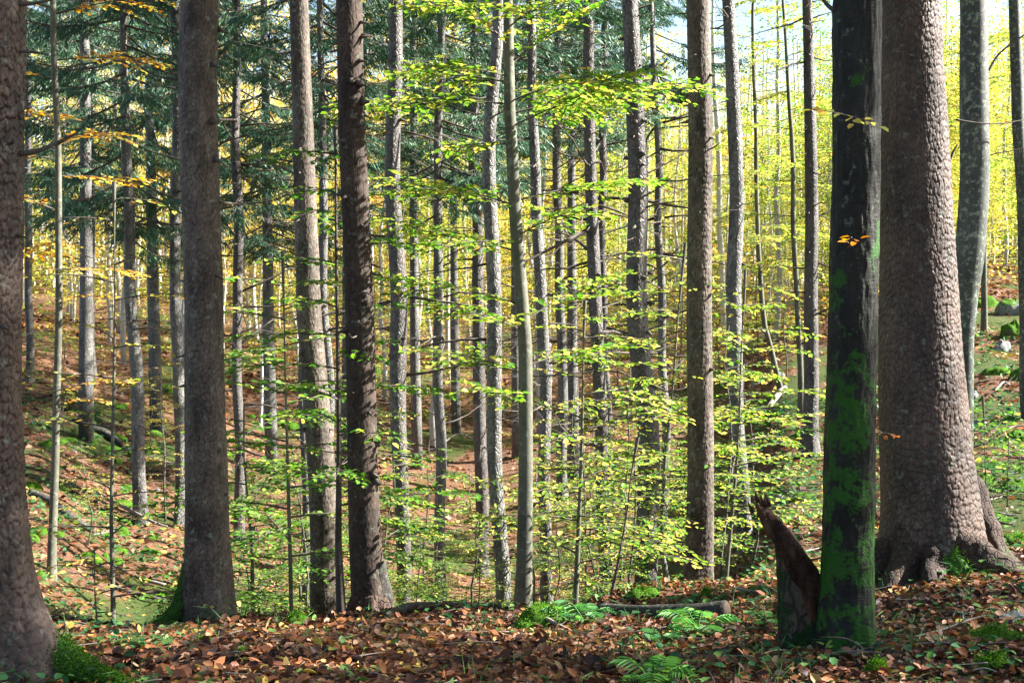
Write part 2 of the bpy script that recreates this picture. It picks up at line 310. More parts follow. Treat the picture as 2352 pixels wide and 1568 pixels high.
# ------------------------------------------------------------------ trunks
def zof(py, d): return at(CX, py, d).z
def make_trunk(root, pts, d, mat, top, n=20, dz=.12, flare=(.5, .35, 3), bark=None, seed=0, name='trunk', zmax_fine=None, wob=.02, dip=.25, square=0):
    """pts: (px, py, width px) from the top of the picture down; the mesh is made relative to the root"""
    P = [(at(px, py, d), w_ * d / F / 2) for px, py, w_ in sorted(pts, key=lambda q: -q[1])]
    base = root.location; zb = base.z
    z = [p.z for p, r in P]; x = [p.x for p, r in P]; r = [q for p, q in P]
    if z[0] > zb: z.insert(0, zb); x.insert(0, base.x); r.insert(0, r[0])
    slope = (x[-1] - x[-2]) / max(z[-1] - z[-2], .1)
    if top > z[-1] + .5:
        zt = (z[-1] + top) / 2; x += [x[-1] + slope * (zt - z[-1]) * .6, x[-1] + slope * (top - z[-1]) * .8]; r += [r[-1] * .62, .015]; z += [zt, top]
    zf = min(top, zmax_fine if zmax_fine else top)
    zz = np.arange(zb - dip, zf, dz)
    if zf < top: zz = np.r_[zz, np.arange(zf, top, .4)]
    zz = np.r_[zz, top]
    th = np.linspace(0, 2 * math.pi, n, endpoint=False)
    cx = np.interp(zz, z, x) + wob * vnoise(zz * .7, 0 * zz, 0 * zz, seed); cy = base.y + wob * vnoise(zz * .7, 0 * zz + 5, 0 * zz, seed)
    rr = np.interp(zz, z, r)[:, None] * np.ones(n)[None]
    h = np.maximum(zz - zb, 0)[:, None]; T = th[None]; rg = np.random.default_rng(seed)
    lob = sum(np.cos(k * T + rg.random() * 6.28) * a for k, a in ((flare[2], .6), (flare[2] + 2, .4)))
    rr = rr * (1 + flare[0] * np.exp(-h / flare[1]) * (.75 + .55 * lob) + .05 * flare[0] * np.exp(-h / (flare[1] * 4)) * lob)
    rr = rr * (1 + .035 * fbm(np.cos(T) * 1.3 + 0 * h, np.sin(T) * 1.3 + 0 * h, zz[:, None] * 1.1 + 0 * T, 3, seed + 1))
    vt = np.full(rr.shape, .6)
    if n >= 80 and not bark: rr = rr + .006 * fbm(np.cos(T) * 7 + 0 * h, np.sin(T) * 7 + 0 * h, zz[:, None] * 16 + 0 * T, 4, seed + 2) + .012 * np.maximum(0, fbm(np.cos(T) * 2 + 0 * h, np.sin(T) * 2 + 0 * h, zz[:, None] * 2.2 + 0 * T, 3, seed + 7)); vt = .6 + 0 * rr
    if bark:                                      # (plate width, plate height, depth)
        rm = float(np.median(rr[:max(4, len(zz) // 2)])); per = max(6, round(2 * math.pi * rm / bark[0]))
        U = T / (2 * math.pi) * per + 0 * h; Vv = zz[:, None] / bark[1] + 0 * T
        wu = 1.3 * fbm(np.cos(T) * 3 + 0 * h, np.sin(T) * 3 + 0 * h, zz[:, None] * 5 + 0 * T, 3, seed + 3)
        w2 = fbm(np.cos(T) * 9 + 0 * h, np.sin(T) * 9 + 0 * h, zz[:, None] * 13 + 0 * T, 3, seed + 4)
        f1, f2, cid, dv = cells(U + .9 * wu + .4 * w2, Vv + .8 * wu + .4 * w2, per, seed)
        g1_, g2_, gid, gv = cells(U * 2 + 1.6 * wu + 1.1 * w2, Vv * 2.2 + 1.3 * wu + w2, per * 2, seed + 9)
        e = np.clip((f2 - f1 - .01) / .15, 0, 1) * (.7 + .3 * np.clip((g2_ - g1_) / .3, 0, 1)); cid = .6 * cid + .4 * gid
        tilt = (-dv * .7 - gv * .3) * np.clip(.6 + 1.5 * fbm(np.cos(T) * 1.4 + 0 * h, np.sin(T) * 1.4 + 0 * h, zz[:, None] * 1.3 + 0 * T, 2, seed + 12), 0, 1.4)
        fine = fbm(np.cos(T) * 16 + 0 * h, np.sin(T) * 16 + 0 * h, zz[:, None] * 34 + 0 * T, 3, seed + 5)
        fine = fine + .5 * fbm(np.cos(T) * 40 + 0 * h, np.sin(T) * 40 + 0 * h, zz[:, None] * 80 + 0 * T, 2, seed + 6)
        big = fbm(np.cos(T) * 3 + 0 * h, np.sin(T) * 3 + 0 * h, zz[:, None] * 4 + 0 * T, 2, seed + 8)
        rr = rr + bark[2] * (e * (.55 + .6 * cid + tilt) + .28 * fine + .5 * big - .6)
        vt = np.clip(e * (.35 + .65 * cid) + .12 * fine, 0, 1)
    V = np.stack([cx[:, None] + rr * np.cos(T) - base.x, cy[:, None] + rr * np.sin(T) - base.y, zz[:, None] - zb + 0 * T], -1)
    a = Acc(); a.add(V.reshape(-1, 3), grid_q(len(zz), n), vt=vt.ravel())
    link(name, a.mesh(name, [mat], True), root)
    return lambda q: (float(np.interp(q, z, x)), base.y, float(np.interp(q, z, r)))

def dead_branches(root, f, z0, z1, n, Lm, seed=0, mat=None, name='dead_branches', fine=True):
    rg = np.random.default_rng(seed); b = root.location
    for i in range(n):
        a = Acc(); z = z0 + (z1 - z0) * rg.random(); x, y, r = f(z); az = rg.random() * 6.283; Lb = Lm * (.12 + rg.random() ** 1.7)
        dr = np.array([math.cos(az), math.sin(az), 0]); s = rg.uniform(-.35, .25); cu = rg.uniform(-.25, .45)
        t = np.linspace(0, 1, 5)[:, None]; P = np.array([x - b.x, y - b.y, z - b.z]) + dr * (r * .7 + Lb * t) + np.array([0, 0, 1.]) * Lb * (s * t + cu * t * t) + np.cumsum(rg.normal(0, .03 * Lb, (5, 3)), 0)
        rb = .005 + .012 * Lb; tube(a, P, np.linspace(rb, .0018, 5), 4)
        if fine and Lb > .35:
            m = rg.integers(2, 9); k = rg.random(m) * 3.9; i0 = np.floor(k).astype(int); q = P[i0] + (P[np.minimum(i0 + 1, 4)] - P[i0]) * (k - i0)[:, None]
            e = q + (dr * .4 + rg.normal(0, .45, (m, 3))) * Lb * .4; prisms(a, q, e, .004, .0018)
        link('dead_branch', a.mesh('dead_branch', [mat or M['twig']], True), root)

def stubs(root, f, z0, z1, n, r_, seed=0):
    rg = np.random.default_rng(seed); b = root.location
    for i in range(n):
        z = z0 + (z1 - z0) * rg.random(); x, y, r = f(z); az = -math.pi / 2 + rg.uniform(-1.7, 1.7); dr = np.array([math.cos(az), math.sin(az), rg.uniform(-.5, .1)]); a = Acc(); q = np.array([x - b.x, y - b.y, z - b.z])
        tube(a, [q + dr * r * .85, q + dr * (r + .012), q + dr * (r + .012 + rg.uniform(.01, .06))], np.array([r_ * 1.6, r_, r_ * .5]) * rg.uniform(.5, 1.1), 6, rough=.4, seed=i)
        link('branch_stub', a.mesh('branch_stub', [M['twig']], True), root)
# crowns ------------------------------------------------------------
def spruce_crown_mesh(H, Rm, seed, dens=1., top=.2):
    rg = np.random.default_rng(seed); a = Acc(); z = 0.
    while z < H:
        u = z / H; Lb0 = Rm * (1 - u) ** .75 * (.55 + .45 * min(1, u * 6)) + .25
        for k in range(rg.integers(3, 6)):
            if rg.random() < .12: continue
            az = rg.random() * 6.283; Lb = Lb0 * rg.uniform(.6, 1.12); dr = np.array([math.cos(az), math.sin(az), 0]); sd_ = np.array([-dr[1], dr[0], 0])
            dro = rg.uniform(.25, .55) * (1 - .6 * u); zz0 = z + rg.uniform(-.2, .2)
            pos = lambda t: np.array([0, 0, zz0]) + dr * (Lb * t)[:, None] + np.array([0, 0, 1.]) * (Lb * (-dro * t + .33 * t ** 3))[:, None]
            tt = np.linspace(0, 1, 5); tube(a, pos(tt), np.linspace(.012 + .006 * Lb, .004, 5), 3, 1, cap=False)
            m = int(Lb * 13 * dens) + 4; t = .15 + .85 * rg.random(m) ** .8; p = pos(t)
            side = np.where(rg.random(m) < .5, -1, 1)[:, None]; tl = (.18 + .42 * np.sin(np.clip(t, 0, 1) * 2.6)) * rg.uniform(.5, 1.1, m) * min(1, .5 + Lb * .35)
            D = unit(dr * rg.uniform(.3, .9, (m, 1)) + sd_ * side * rg.uniform(.5, 1, (m, 1)) + np.array([0, 0, 1.]) * rg.uniform(-.7, -.02, (m, 1)))
            prisms(a, p, p + D * tl[:, None], .003, .0015, 1); tw = np.clip(rg.normal(.5, .22, m), 0, 1)
            for j in range(8):                  # twiglets off every side twig, hanging
                q = p + D * (tl * (j + .6) / 8)[:, None]
                for s2 in (-1, 1):
                    E = unit(D * .8 + np.cross(D, [0, 0, 1.]) * s2 * rg.uniform(.3, 1., (m, 1)) + rg.normal(0, .2, (m, 3)) + np.array([0, 0, -.75]) * rg.uniform(.3, 1.3, (m, 1)))
                    leaves(a, q, E, rg.normal(0, 1, (m, 3)) + [0, 0, .4], (.035 + tl * .16) * rg.uniform(.6, 1.3, m), wid=.09, two=False, tint=tw)
        z += rg.uniform(.34, .62)
    m = 24; leaves(a, np.c_[np.zeros(m), np.zeros(m), H + rg.uniform(-1, 0, m)], np.c_[rg.normal(0, .4, m), rg.normal(0, .4, m), np.ones(m)], [0, 1, .1] + 0 * rg.normal(0, 1, (m, 3)), .4, wid=.1, two=False)
    return a.mesh('crown', [M['needle'], M['twig']])

def spray(a, P0, az, Lb, rise=.12, width=.5, leaf=.058, rg=rng, droop=.15, two=True, gap=.075, flat=.33, thick=.004, step=.034, thin=1.):
    """one flat beech spray: axis, alternate side twigs, alternate leaves"""
    dr = np.array([math.cos(az), math.sin(az), 0.]); sd_ = np.array([-dr[1], dr[0], 0.]); up = np.array([0, 0, 1.]); P0 = np.asarray(P0, float)
    bend = rg.uniform(-.18, .18)
    pos = lambda t: P0 + dr * (Lb * t)[..., None] + sd_ * (Lb * bend * t * t)[..., None] + up * (Lb * (rise * t - droop * t * t))[..., None]
    K = 6; tt = np.linspace(0, 1, K); tube(a, pos(tt), np.linspace(thick * 1.6, .0015, K), 3, 1, cap=False)
    m = max(4, int(Lb / gap)); t = np.clip(np.linspace(.12, 1, m) + rg.normal(0, .01, m), 0, 1); side = np.where(np.arange(m) % 2 == 0, 1., -1.)
    tl = width * (np.sin(np.clip((t - .02) * 3.05, 0, 3.1)) * .9 + .14) * rg.uniform(.65, 1.15, m); o = pos(t)
    ang = rg.uniform(.6, .95, m); D = unit(dr * np.cos(ang)[:, None] + sd_ * (np.sin(ang) * side)[:, None] + up * (rise - 2 * droop * t + rg.normal(0, .12, m))[:, None])
    prisms(a, o, o + D * tl[:, None], .0030, .0014, 1)
    k = int(max(tl) / step) + 1; J = np.arange(k)[None]; s = (J + .6) * step + 0 * tl[:, None]; ok = (s < tl[:, None] + step) & (rg.random(s.shape) < thin)
    ti, ji = np.nonzero(ok); s = s[ti, ji]; q = o[ti] + D[ti] * s[:, None] - up * (.12 * s ** 2 / np.maximum(tl[ti], .05))[:, None]
    sgn = np.where(ji % 2 == 0, 1., -1.)[:, None]; C = np.cross(D[ti], up)
    Al = unit(D[ti] * .8 + C * sgn * rg.uniform(.5, 1, (len(ti), 1)) + rg.normal(0, .18, (len(ti), 3)) - up * rg.uniform(0, .35, (len(ti), 1)))
    leaves(a, q, Al, up + rg.normal(0, flat, (len(ti), 3)), leaf * rg.uniform(.7, 1.2, len(ti)), two=two, tint=np.clip(rg.normal(.5, .2, len(ti)) + (rg.random(len(ti)) < .05) * .45, 0, 1))

def sapling_crown(a, f, z0, z1, L0, L1, n, rg, base, leaf=.058, two=True, thin=1., az0=None, gap=.075, rise=.18, step=.034):
    for i in range(n):
        u = (i + rg.random()) / n; z = z0 + (z1 - z0) * u; x, y, r = f(z); az = i * 2.4 + rg.uniform(-.5, .5) if az0 is None else az0 + rg.uniform(-.9, .9)
        Lb = (L0 + (L1 - L0) * u) * rg.uniform(.6, 1.15); P = (x - base.x + math.cos(az) * r * .5, y - base.y + math.sin(az) * r * .5, z - base.z)
        spray(a, P, az, Lb, rise + rg.uniform(-.1, .14), Lb * .36, leaf, rg, rg.uniform(.08, .25), two, gap, thick=.003 + .003 * Lb, thin=thin, step=step)

# prototypes
SPR = [spruce_crown_mesh(17, 2.7, 11), spruce_crown_mesh(15, 2.3, 12, 1.1), spruce_crown_mesh(19, 3.1, 13)]
LOW = [spruce_crown_mesh(13, 2.1, 21, 1.9), spruce_crown_mesh(11, 1.8, 22, 2.0), spruce_crown_mesh(14, 2.6, 23, 1.7)]

def tree(name, label, cat, pts, mat, d=None, base=None, top=22, crown=None, crown_z=None, col=.5, group=None, seed=0, near=None, dead=None, n=20, flare=(.45, .3, 3), dz=.12, crown_s=1., wob=.02):
    bx, by = base if base else (pts[-1][0], pts[-1][1])
    if d is None: b = hit(bx, by); d = b.y
    else: p = at(bx, by, d); b = Vector((p.x, d, g1(p.x, d)))
    root = link(name, None, None, b, label, cat, group); root.empty_display_size = .3
    zfr = zof(0, d) + .6
    if near: f = make_trunk(root, pts, d, mat, b.z + top, near[0], near[1], flare, near[2], seed, zmax_fine=zfr, wob=wob)
    else: f = make_trunk(root, pts, d, mat, b.z + top, n, dz, flare, None, seed, zmax_fine=max(zfr, b.z + 3), wob=wob if d < 12 else .05)
    if crown is not None:
        x, y, r = f(crown_z + b.z); c = link('crown', crown, root, (x - b.x, 0, crown_z)); c.color = (col, 0, 0, 1); c.rotation_euler = (0, 0, (seed * 1.7) % 6.28); c.scale = (crown_s, crown_s, max(.5, (top - crown_z) / {**dict(zip([id(q) for q in SPR], (17, 15, 19))), **dict(zip([id(q) for q in LOW], (13, 11, 14)))}[id(crown)]))
    if dead: dead_branches(root, f, b.z + dead[0], b.z + dead[1], dead[2], dead[3], seed + 50)
    root['_d'] = d
    return root, f, d
def img_branch(root, d, pts, r0, r1=.003, mat=None, n=5, name='branch', twigs=0, seed=0, dd=None):
    P = [at(px, py, d + (dd[i] if dd else 0)) - root.location for i, (px, py) in enumerate(pts)]; C = curve(P, 6); a = Acc()
    tube(a, C, np.linspace(r0, r1, len(C)), n, rough=.25, seed=seed)
    rg = np.random.default_rng(seed)
    if twigs:
        k = rg.integers(len(C) // 3, len(C), twigs); q = C[k]; prisms(a, q, q + rg.normal(0, .12, (twigs, 3)), .003, .001)
    link(name, a.mesh(name, [mat or M['twig']], True), root)
def root_part(tree_root, d, pts, rad, mat, seed=0, name='root', dd=None, tufts=0, t0=.0):
    """a root running along the ground; pts in picture pixels, each laid where it meets the depth given"""
    P = [at(px, py, d + (dd[i] if dd else 0)) - tree_root.location for i, (px, py) in enumerate(pts)]; C = curve(P, 8); a = Acc()
    tube(a, C, np.interp(np.linspace(0, 1, len(C)), np.linspace(0, 1, len(rad)), rad), 26, rough=.5, seed=seed); mats = [mat]
    if tufts:
        rg = np.random.default_rng(seed); V = a.v[0]; cc = np.repeat(np.vstack([C[:1], C, C[-1:]]), 26, 0); nn = unit(V - cc); w_ = (nn[:, 2] > -.3) & (np.repeat(np.linspace(0, 1, len(C) + 2), 26) > t0); idx = rg.choice(np.nonzero(w_)[0], tufts)
        leaves(a, V[idx] + rg.normal(0, .012, (tufts, 3)), nn[idx] + rg.normal(0, .5, (tufts, 3)), rg.normal(0, 1, (tufts, 3)), rg.uniform(.006, .013, tufts), wid=.4, two=False, mat=1); mats.append(M['moss_tuft'])
    link(name, a.mesh(name, mats, True), tree_root).color = (.4, 0, 0, 1)

# ------------------------------------------------------------------ the named trees
T = {}
def P_(*a): return list(a)
T['left'] = tree('spruce_tree', 'huge rough barked spruce cut by the left edge, mossy root spreading to the right', 'tree',
    P_((-62, 0, 208), (-60, 600, 214), (-60, 900, 214), (-56, 1100, 218), (-50, 1300, 232), (-45, 1500, 262)), M['spruce_big'], d=5.7, base=(-30, 1600), top=26, crown=SPR[2], crown_z=11, seed=3, near=(300, .007, (.030, .046, .010)), flare=(.95, .26, 3))
T['l2'] = tree('spruce_tree', 'slender brightly sunlit trunk just left of the second spruce from the left', 'tree',
    P_((404, 0, 24), (406, 500, 24), (410, 900, 26), (414, 1230, 28)), M['spruce_grey'], d=24, base=(414, 1230), top=24, crown=SPR[0], crown_z=12, seed=4, dead=(3, 12, 24, 1.6))
T['l3'] = tree('spruce_tree', 'thick grey brown spruce with scaly bark and a mossy root curving to the left', 'tree',
    P_((461, 0, 84), (464, 400, 85), (468, 800, 88), (470, 1200, 100), (473, 1340, 108)), M['spruce_near'], d=8.6, base=(473, 1425), top=25, crown=SPR[1], crown_z=10, seed=5, near=(180, .008, (.029, .038, .0042)), flare=(.28, .18, 4))
T['l4'] = tree('spruce_tree', 'tall grey spruce with blotched sunlit bark, left of the dark brown spruce', 'tree',
    P_((688, 0, 42), (697, 350, 48), (706, 700, 56), (728, 1000, 62), (745, 1250, 66), (752, 1400, 68)), M['spruce_near'], d=11.5, base=(754, 1434), top=25, crown=SPR[0], crown_z=11, seed=6, near=(130, .012, (.034, .046, .0045)), flare=(.3, .3, 3), dead=(2.5, 10, 16, .9))
T['l5'] = tree('spruce_tree', 'dark brown spruce with knotty branch stubs, standing at the edge left of the middle', 'tree',
    P_((806, 0, 58), (816, 400, 62), (824, 800, 66), (838, 1100, 70), (847, 1300, 76), (855, 1400, 82)), M['spruce_dark'], d=9.2, base=(857, 1440), top=25, crown=SPR[1], crown_z=10, seed=7, near=(130, .011, (.018, .045, .0035)), flare=(.3, .2, 3), dead=(1.2, 7, 30, .28))
T['m1'] = tree('spruce_tree', 'pale spruce right of the dark brown one, bark lit in patches', 'tree',
    P_((905, 0, 30), (907, 400, 36), (909, 800, 40), (920, 1050, 36), (930, 1300, 34)), M['spruce'], d=15, base=(930, 1430), top=23, crown=SPR[2], crown_z=9.5, seed=8, dead=(3, 9, 26, 1.2), n=28)
T['m2'] = tree('spruce_tree', 'straight thin grey spruce with small stubs, left of the mottled trunk', 'tree',
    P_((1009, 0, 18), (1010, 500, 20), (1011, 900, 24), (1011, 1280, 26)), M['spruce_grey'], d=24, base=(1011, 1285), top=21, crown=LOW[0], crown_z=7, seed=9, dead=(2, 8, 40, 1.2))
T['m3'] = tree('spruce_tree', 'thin dark spruce with a bright lit lower trunk, left of the mottled straight trunk', 'tree',
    P_((1090, 100, 20), (1092, 500, 24), (1100, 800, 28), (1108, 1180, 30)), M['spruce'], d=27, base=(1110, 1214), top=19, crown=LOW[1], crown_z=8.5, seed=10, dead=(2.5, 9, 46, 1.5))
T['m4'] = tree('spruce_tree', 'straight mottled dark trunk immediately left of the leaning smooth beech', 'tree',
    P_((1133, 0, 26), (1134, 400, 31), (1138, 800, 34), (1143, 1100, 34), (1146, 1400, 36)), M['spruce_grey'], d=13, base=(1146, 1414), top=23, crown=SPR[0], crown_z=10.5, seed=11, dead=(3, 10, 20, 1.0), n=28, flare=(.3, .2, 3))
T['m6'] = tree('spruce_tree', 'grey spruce right of the leaning beech, crossed by leafy sprays', 'tree',
    P_((1222, 200, 20), (1234, 400, 24), (1243, 700, 27), (1251, 1000, 28), (1258, 1240, 28)), M['spruce_grey'], d=21, base=(1258, 1250), top=22, crown=SPR[1], crown_z=9, seed=12, dead=(3, 10, 36, 1.2))
T['m7'] = tree('spruce_tree', 'spruce trunk glaring white in the sun, in the middle of the far slope', 'tree',
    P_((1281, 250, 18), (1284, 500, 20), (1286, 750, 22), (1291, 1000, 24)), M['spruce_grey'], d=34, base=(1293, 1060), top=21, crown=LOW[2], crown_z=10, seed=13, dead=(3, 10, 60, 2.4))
T['m8'] = tree('spruce_tree', 'mid sized spruce with sun blotches and bristling dead branches, left of the purplish grey spruce', 'tree',
    P_((1350, 0, 24), (1356, 400, 27), (1365, 700, 31), (1378, 950, 31), (1392, 1200, 31), (1397, 1330, 32)), M['spruce'], d=18, base=(1397, 1335), top=23, crown=SPR[2], crown_z=8.5, seed=14, dead=(2, 7, 70, 1.9), n=26)
T['m9'] = tree('spruce_tree', 'thin shaded spruce close behind the blotched one', 'tree',
    P_((1385, 200, 16), (1386, 500, 17), (1390, 800, 18), (1394, 1000, 19)), M['spruce'], d=32, base=(1396, 1040), top=19, crown=LOW[1], crown_z=9, seed=15, dead=(3, 10, 60, 2.4))
T['m10'] = tree('spruce_tree', 'purplish grey spruce with dark knots in rings, all in shade, right of the middle', 'tree',
    P_((1444, 0, 36), (1456, 250, 42), (1466, 500, 46), (1474, 800, 48), (1482, 1000, 50), (1488, 1300, 52)), M['spruce'], d=13.5, base=(1490, 1350), top=24, crown=SPR[1], crown_z=9.5, seed=16, dead=(2.5, 9, 70, .5), n=36)
T['m11'] = tree('spruce_tree', 'slim dark spruce against yellow leaves, just right of the purplish grey spruce', 'tree',
    P_((1495, 60, 12), (1508, 300, 16), (1516, 600, 18), (1522, 850, 20), (1526, 1000, 20)), M['spruce_grey'], d=29, base=(1527, 1010), top=20, crown=LOW[0], crown_z=9, seed=17, dead=(3, 9.5, 70, 2.2))
T['r1'] = tree('spruce_tree', 'rough scaly spruce, left half dark and right half sunlit, behind the fallen log', 'tree',
    P_((1606, 0, 52), (1608, 400, 54), (1609, 800, 57), (1608, 1100, 60), (1605, 1330, 66)), M['spruce_near'], d=11, base=(1604, 1368), top=25, crown=SPR[0], crown_z=10.5, seed=18, near=(140, .011, (.033, .044, .0055)), flare=(.25, .25, 4), dead=(3, 10, 10, .4))
T['r2'] = tree('spruce_tree', 'dark grey spruce with light rings, right of the half sunlit spruce', 'tree',
    P_((1679, 0, 28), (1686, 300, 32), (1690, 600, 35), (1697, 900, 36), (1700, 1200, 37)), M['spruce_grey'], d=18, base=(1712, 1262), top=22, crown=SPR[2], crown_z=10, seed=19, dead=(4, 10, 22, .7), n=26)
T['r5'] = tree('spruce_tree', 'straight spruce trunk with pale lit blotches, left of the green mossy beech', 'tree',
    P_((1857, 0, 22), (1861, 400, 29), (1861, 700, 32), (1863, 950, 35), (1863, 1035, 40)), M['spruce'], d=None, base=(1863, 1045), top=24, crown=SPR[1], crown_z=11, seed=22, dead=(2, 10, 46, 1.3), n=26)
T['r6'] = tree('beech_tree', 'dark green mossy beech trunk in the right foreground, shiny on its right side', 'tree',
    P_((1972, 0, 106), (1969, 400, 108), (1962, 700, 109), (1955, 1000, 112), (1948, 1300, 118), (1946, 1440, 124)), M['beech_moss'], d=None, base=(1944, 1494), top=20, seed=23, near=(160, .012, None), flare=(.35, .12, 3), wob=.008)
T['r7'] = tree('spruce_tree', 'massive reddish spruce with flaking bark and buttress roots in the right foreground', 'tree',
    P_((2092, 0, 134), (2103, 300, 150), (2106, 600, 168), (2109, 800, 184), (2120, 1034, 206), (2130, 1180, 222), (2132, 1290, 236)), M['spruce_big'], d=9.0, base=(2134, 1362), top=28, crown=SPR[2], crown_z=11, seed=24, near=(360, .0075, (.034, .052, .0068)), flare=(.24, .2, 5), crown_s=1.1)
T['r8'] = tree('beech_tree', 'dark beech with pale lichen spots behind the massive spruce at the right', 'tree',
    P_((2229, 0, 60), (2226, 300, 65), (2225, 600, 66), (2216, 780, 46), (2212, 980, 40)), M['beech_dark'], d=14, base=(2209, 1100), top=21, seed=25, n=40, dz=.05, flare=(.2, .3, 3))
T['r9'] = tree('beech_tree', 'narrow dark tree cut by the right edge of the picture', 'tree',
    P_((2334, 0, 26), (2340, 300, 28), (2350, 600, 28), (2362, 900, 30)), M['beech_dark'], d=20, base=(2366, 900), top=18, seed=26, flare=(.2, .3, 3))
T['r10'] = tree('beech_tree', 'thin pale beech stem on the boulder slope, behind the dark lichened beech', 'tree',
    P_((2256, 300, 12), (2257, 550, 13), (2258, 740, 14)), M['beech_bark'], d=None, base=(2258, 765), top=14, seed=27, n=12)
T['x'] = tree('spruce_tree', 'spruce on the left slope with low dark branches and a patchily lit trunk', 'tree',
    P_((289, 100, 16), (290, 400, 24), (297, 650, 26), (310, 900, 29), (319, 1180, 31)), M['spruce_grey'], d=23, base=(320, 1205), top=22, crown=LOW[2], crown_z=5.2, col=.5, seed=30, dead=(1.5, 6, 30, 1.2))
T['y'] = tree('beech_tree', 'slim greenish beech stem on the left with orange leafed branches', 'tree',
    P_((122, 0, 13), (123, 400, 15), (122, 700, 16), (118, 1000, 18), (114, 1300, 20)), M['beech_bark'], d=None, base=(114, 1324), top=13, seed=31, n=14, flare=(.3, .2, 3))
T['z'] = tree('spruce_tree', 'dark spruce in the open slope between the scaly spruce and the blotched grey one', 'tree',
    P_((543, 200, 18), (545, 500, 23), (548, 800, 22), (552, 1050, 24), (555, 1270, 24)), M['spruce'], d=25, base=(555, 1284), top=21, crown=LOW[0], crown_z=6.5, seed=32, dead=(1.5, 8, 50, 1.8))
T['a'] = tree('spruce_tree', 'small dark trunk high on the left slope, standing on brown leaves', 'tree',
    P_((211, 400, 10), (212, 700, 13), (212, 850, 15)), M['spruce'], d=None, base=(212, 864), top=15, crown=LOW[1], crown_z=6, seed=33, dead=(1, 8, 20, 1.3), n=12)
T['b'] = tree('spruce_tree', 'grey trunk on the far left slope beside the huge left spruce', 'tree',
    P_((64, 300, 14), (67, 600, 17), (70, 860, 18)), M['spruce'], d=None, base=(70, 876), top=17, crown=LOW[0], crown_z=7.5, seed=34, dead=(2, 9, 20, 1.2), n=12)
T['s2'] = tree('spruce_tree', 'tall slim spruce gleaming white behind the blotched grey spruce', 'tree',
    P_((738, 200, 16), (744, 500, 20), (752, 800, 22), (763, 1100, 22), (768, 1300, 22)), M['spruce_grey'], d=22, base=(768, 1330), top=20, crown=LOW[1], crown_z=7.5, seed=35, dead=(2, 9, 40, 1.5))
T['s3'] = tree('spruce_tree', 'narrow trunk left of and behind the blotched grey spruce, its lower part lit', 'tree',
    P_((686, 300, 13), (690, 600, 16), (697, 900, 18), (706, 1100, 18), (710, 1390, 19)), M['spruce'], d=18, base=(711, 1400), top=16, crown=LOW[0], crown_z=10, seed=36, dead=(2, 9, 30, 1.0))
T['k1'] = tree('beech_tree', 'pale crooked beech stem between the half sunlit spruce and the dark grey one', 'tree',
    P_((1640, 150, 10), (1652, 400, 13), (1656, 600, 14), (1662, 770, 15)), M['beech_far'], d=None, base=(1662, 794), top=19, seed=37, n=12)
T['k2'] = tree('beech_tree', 'thin bent pale beech stem rising beside the leaning dead log', 'tree',
    P_((1733, 100, 8), (1737, 300, 9), (1742, 550, 11), (1755, 750, 12), (1790, 890, 13)), M['beech_bark'], d=None, base=(1793, 905), top=13, seed=38, n=12)
T['k3'] = tree('beech_tree', 'thin straight beech stem just left of the trunk with pale lit blotches', 'tree',
    P_((1795, 0, 6), (1815, 300, 10), (1822, 500, 12), (1831, 800, 13), (1840, 950, 14)), M['beech_bark'], d=None, base=(1841, 962), top=13, seed=39, n=12)

# visible branches of the near trunks
r, f, d = T['left']
img_branch(r, d, [(30, 352), (70, 350), (110, 338), (178, 306)], .016, .006, seed=1)
img_branch(r, d, [(38, 10), (80, 8), (140, -6)], .012, .005, seed=2); img_branch(r, d, [(40, 119), (80, 120), (113, 127)], .007, .004, seed=3)
img_branch(r, d, [(10, 632), (30, 628), (55, 615)], .006, .002, seed=4)
root_part(r, d, [(30, 1420), (95, 1485), (165, 1528), (245, 1565), (350, 1598)], [.10, .075, .055, .035, .012], bark_mat('mossy_root_bark', (.026, .017, .013), (.07, .05, .038), scale=0, moss=(.35, 1.5, GREEN)), 3, dd=[-.0, -.05, -.15, -.25, -.35], tufts=6000, t0=.3)
r, f, d = T['l3']
img_branch(r, d, [(425, 185), (400, 182), (365, 176), (330, 160), (303, 136)], .011, .004, seed=5, twigs=3)
img_branch(r, d, [(505, 328), (530, 322), (570, 310)], .009, .004, seed=6); img_branch(r, d, [(505, 466), (560, 468), (620, 462), (668, 442)], .009, .003, seed=7, dd=[0, .2, .5, .7], twigs=5)
img_branch(r, d, [(505, 586), (545, 588), (588, 579)], .006, .002, seed=8)
MR = bark_mat('mossy_root', (.05, .035, .025), (.10, .08, .06), scale=0, moss=(1.5, 1.6, GREEN))
root_part(r, d, [(455, 1270), (430, 1360), (392, 1412), (335, 1446)], [.09, .07, .045, .015], MR, 5, dd=[0, 0, -.1, -.2], tufts=3500)
r, f, d = T['l5']
root_part(r, d, [(860, 1290), (880, 1380), (898, 1446)], [.07, .065, .03], M['log'], 8)
r, f, d = T['r7']
RD = bark_mat('root_bark_dark', (.018, .011, .008), (.06, .038, .028), scale=13, stretch=.8, moss=(.5, .5, GREEN))
root_part(r, d, [(2195, 1110), (2245, 1215), (2288, 1278), (2345, 1322), (2410, 1350)], [.15, .13, .1, .07, .04], RD, 9, dd=[.1, .1, .05, 0, 0])
root_part(r, d, [(2145, 1190), (2172, 1270), (2205, 1332), (2232, 1372)], [.13, .12, .09, .03], MR, 10, dd=[0, -.25, -.4, -.45], tufts=5000)
root_part(r, d, [(2130, 1290), (2110, 1345), (2092, 1395), (2078, 1440)], [.09, .07, .05, .02], RD, 11, dd=[-.1, -.4, -.7, -1.])
root_part(r, d, [(2050, 1250), (2030, 1310), (2015, 1370)], [.10, .08, .03], RD, 12, dd=[-.0, -.1, -.2])
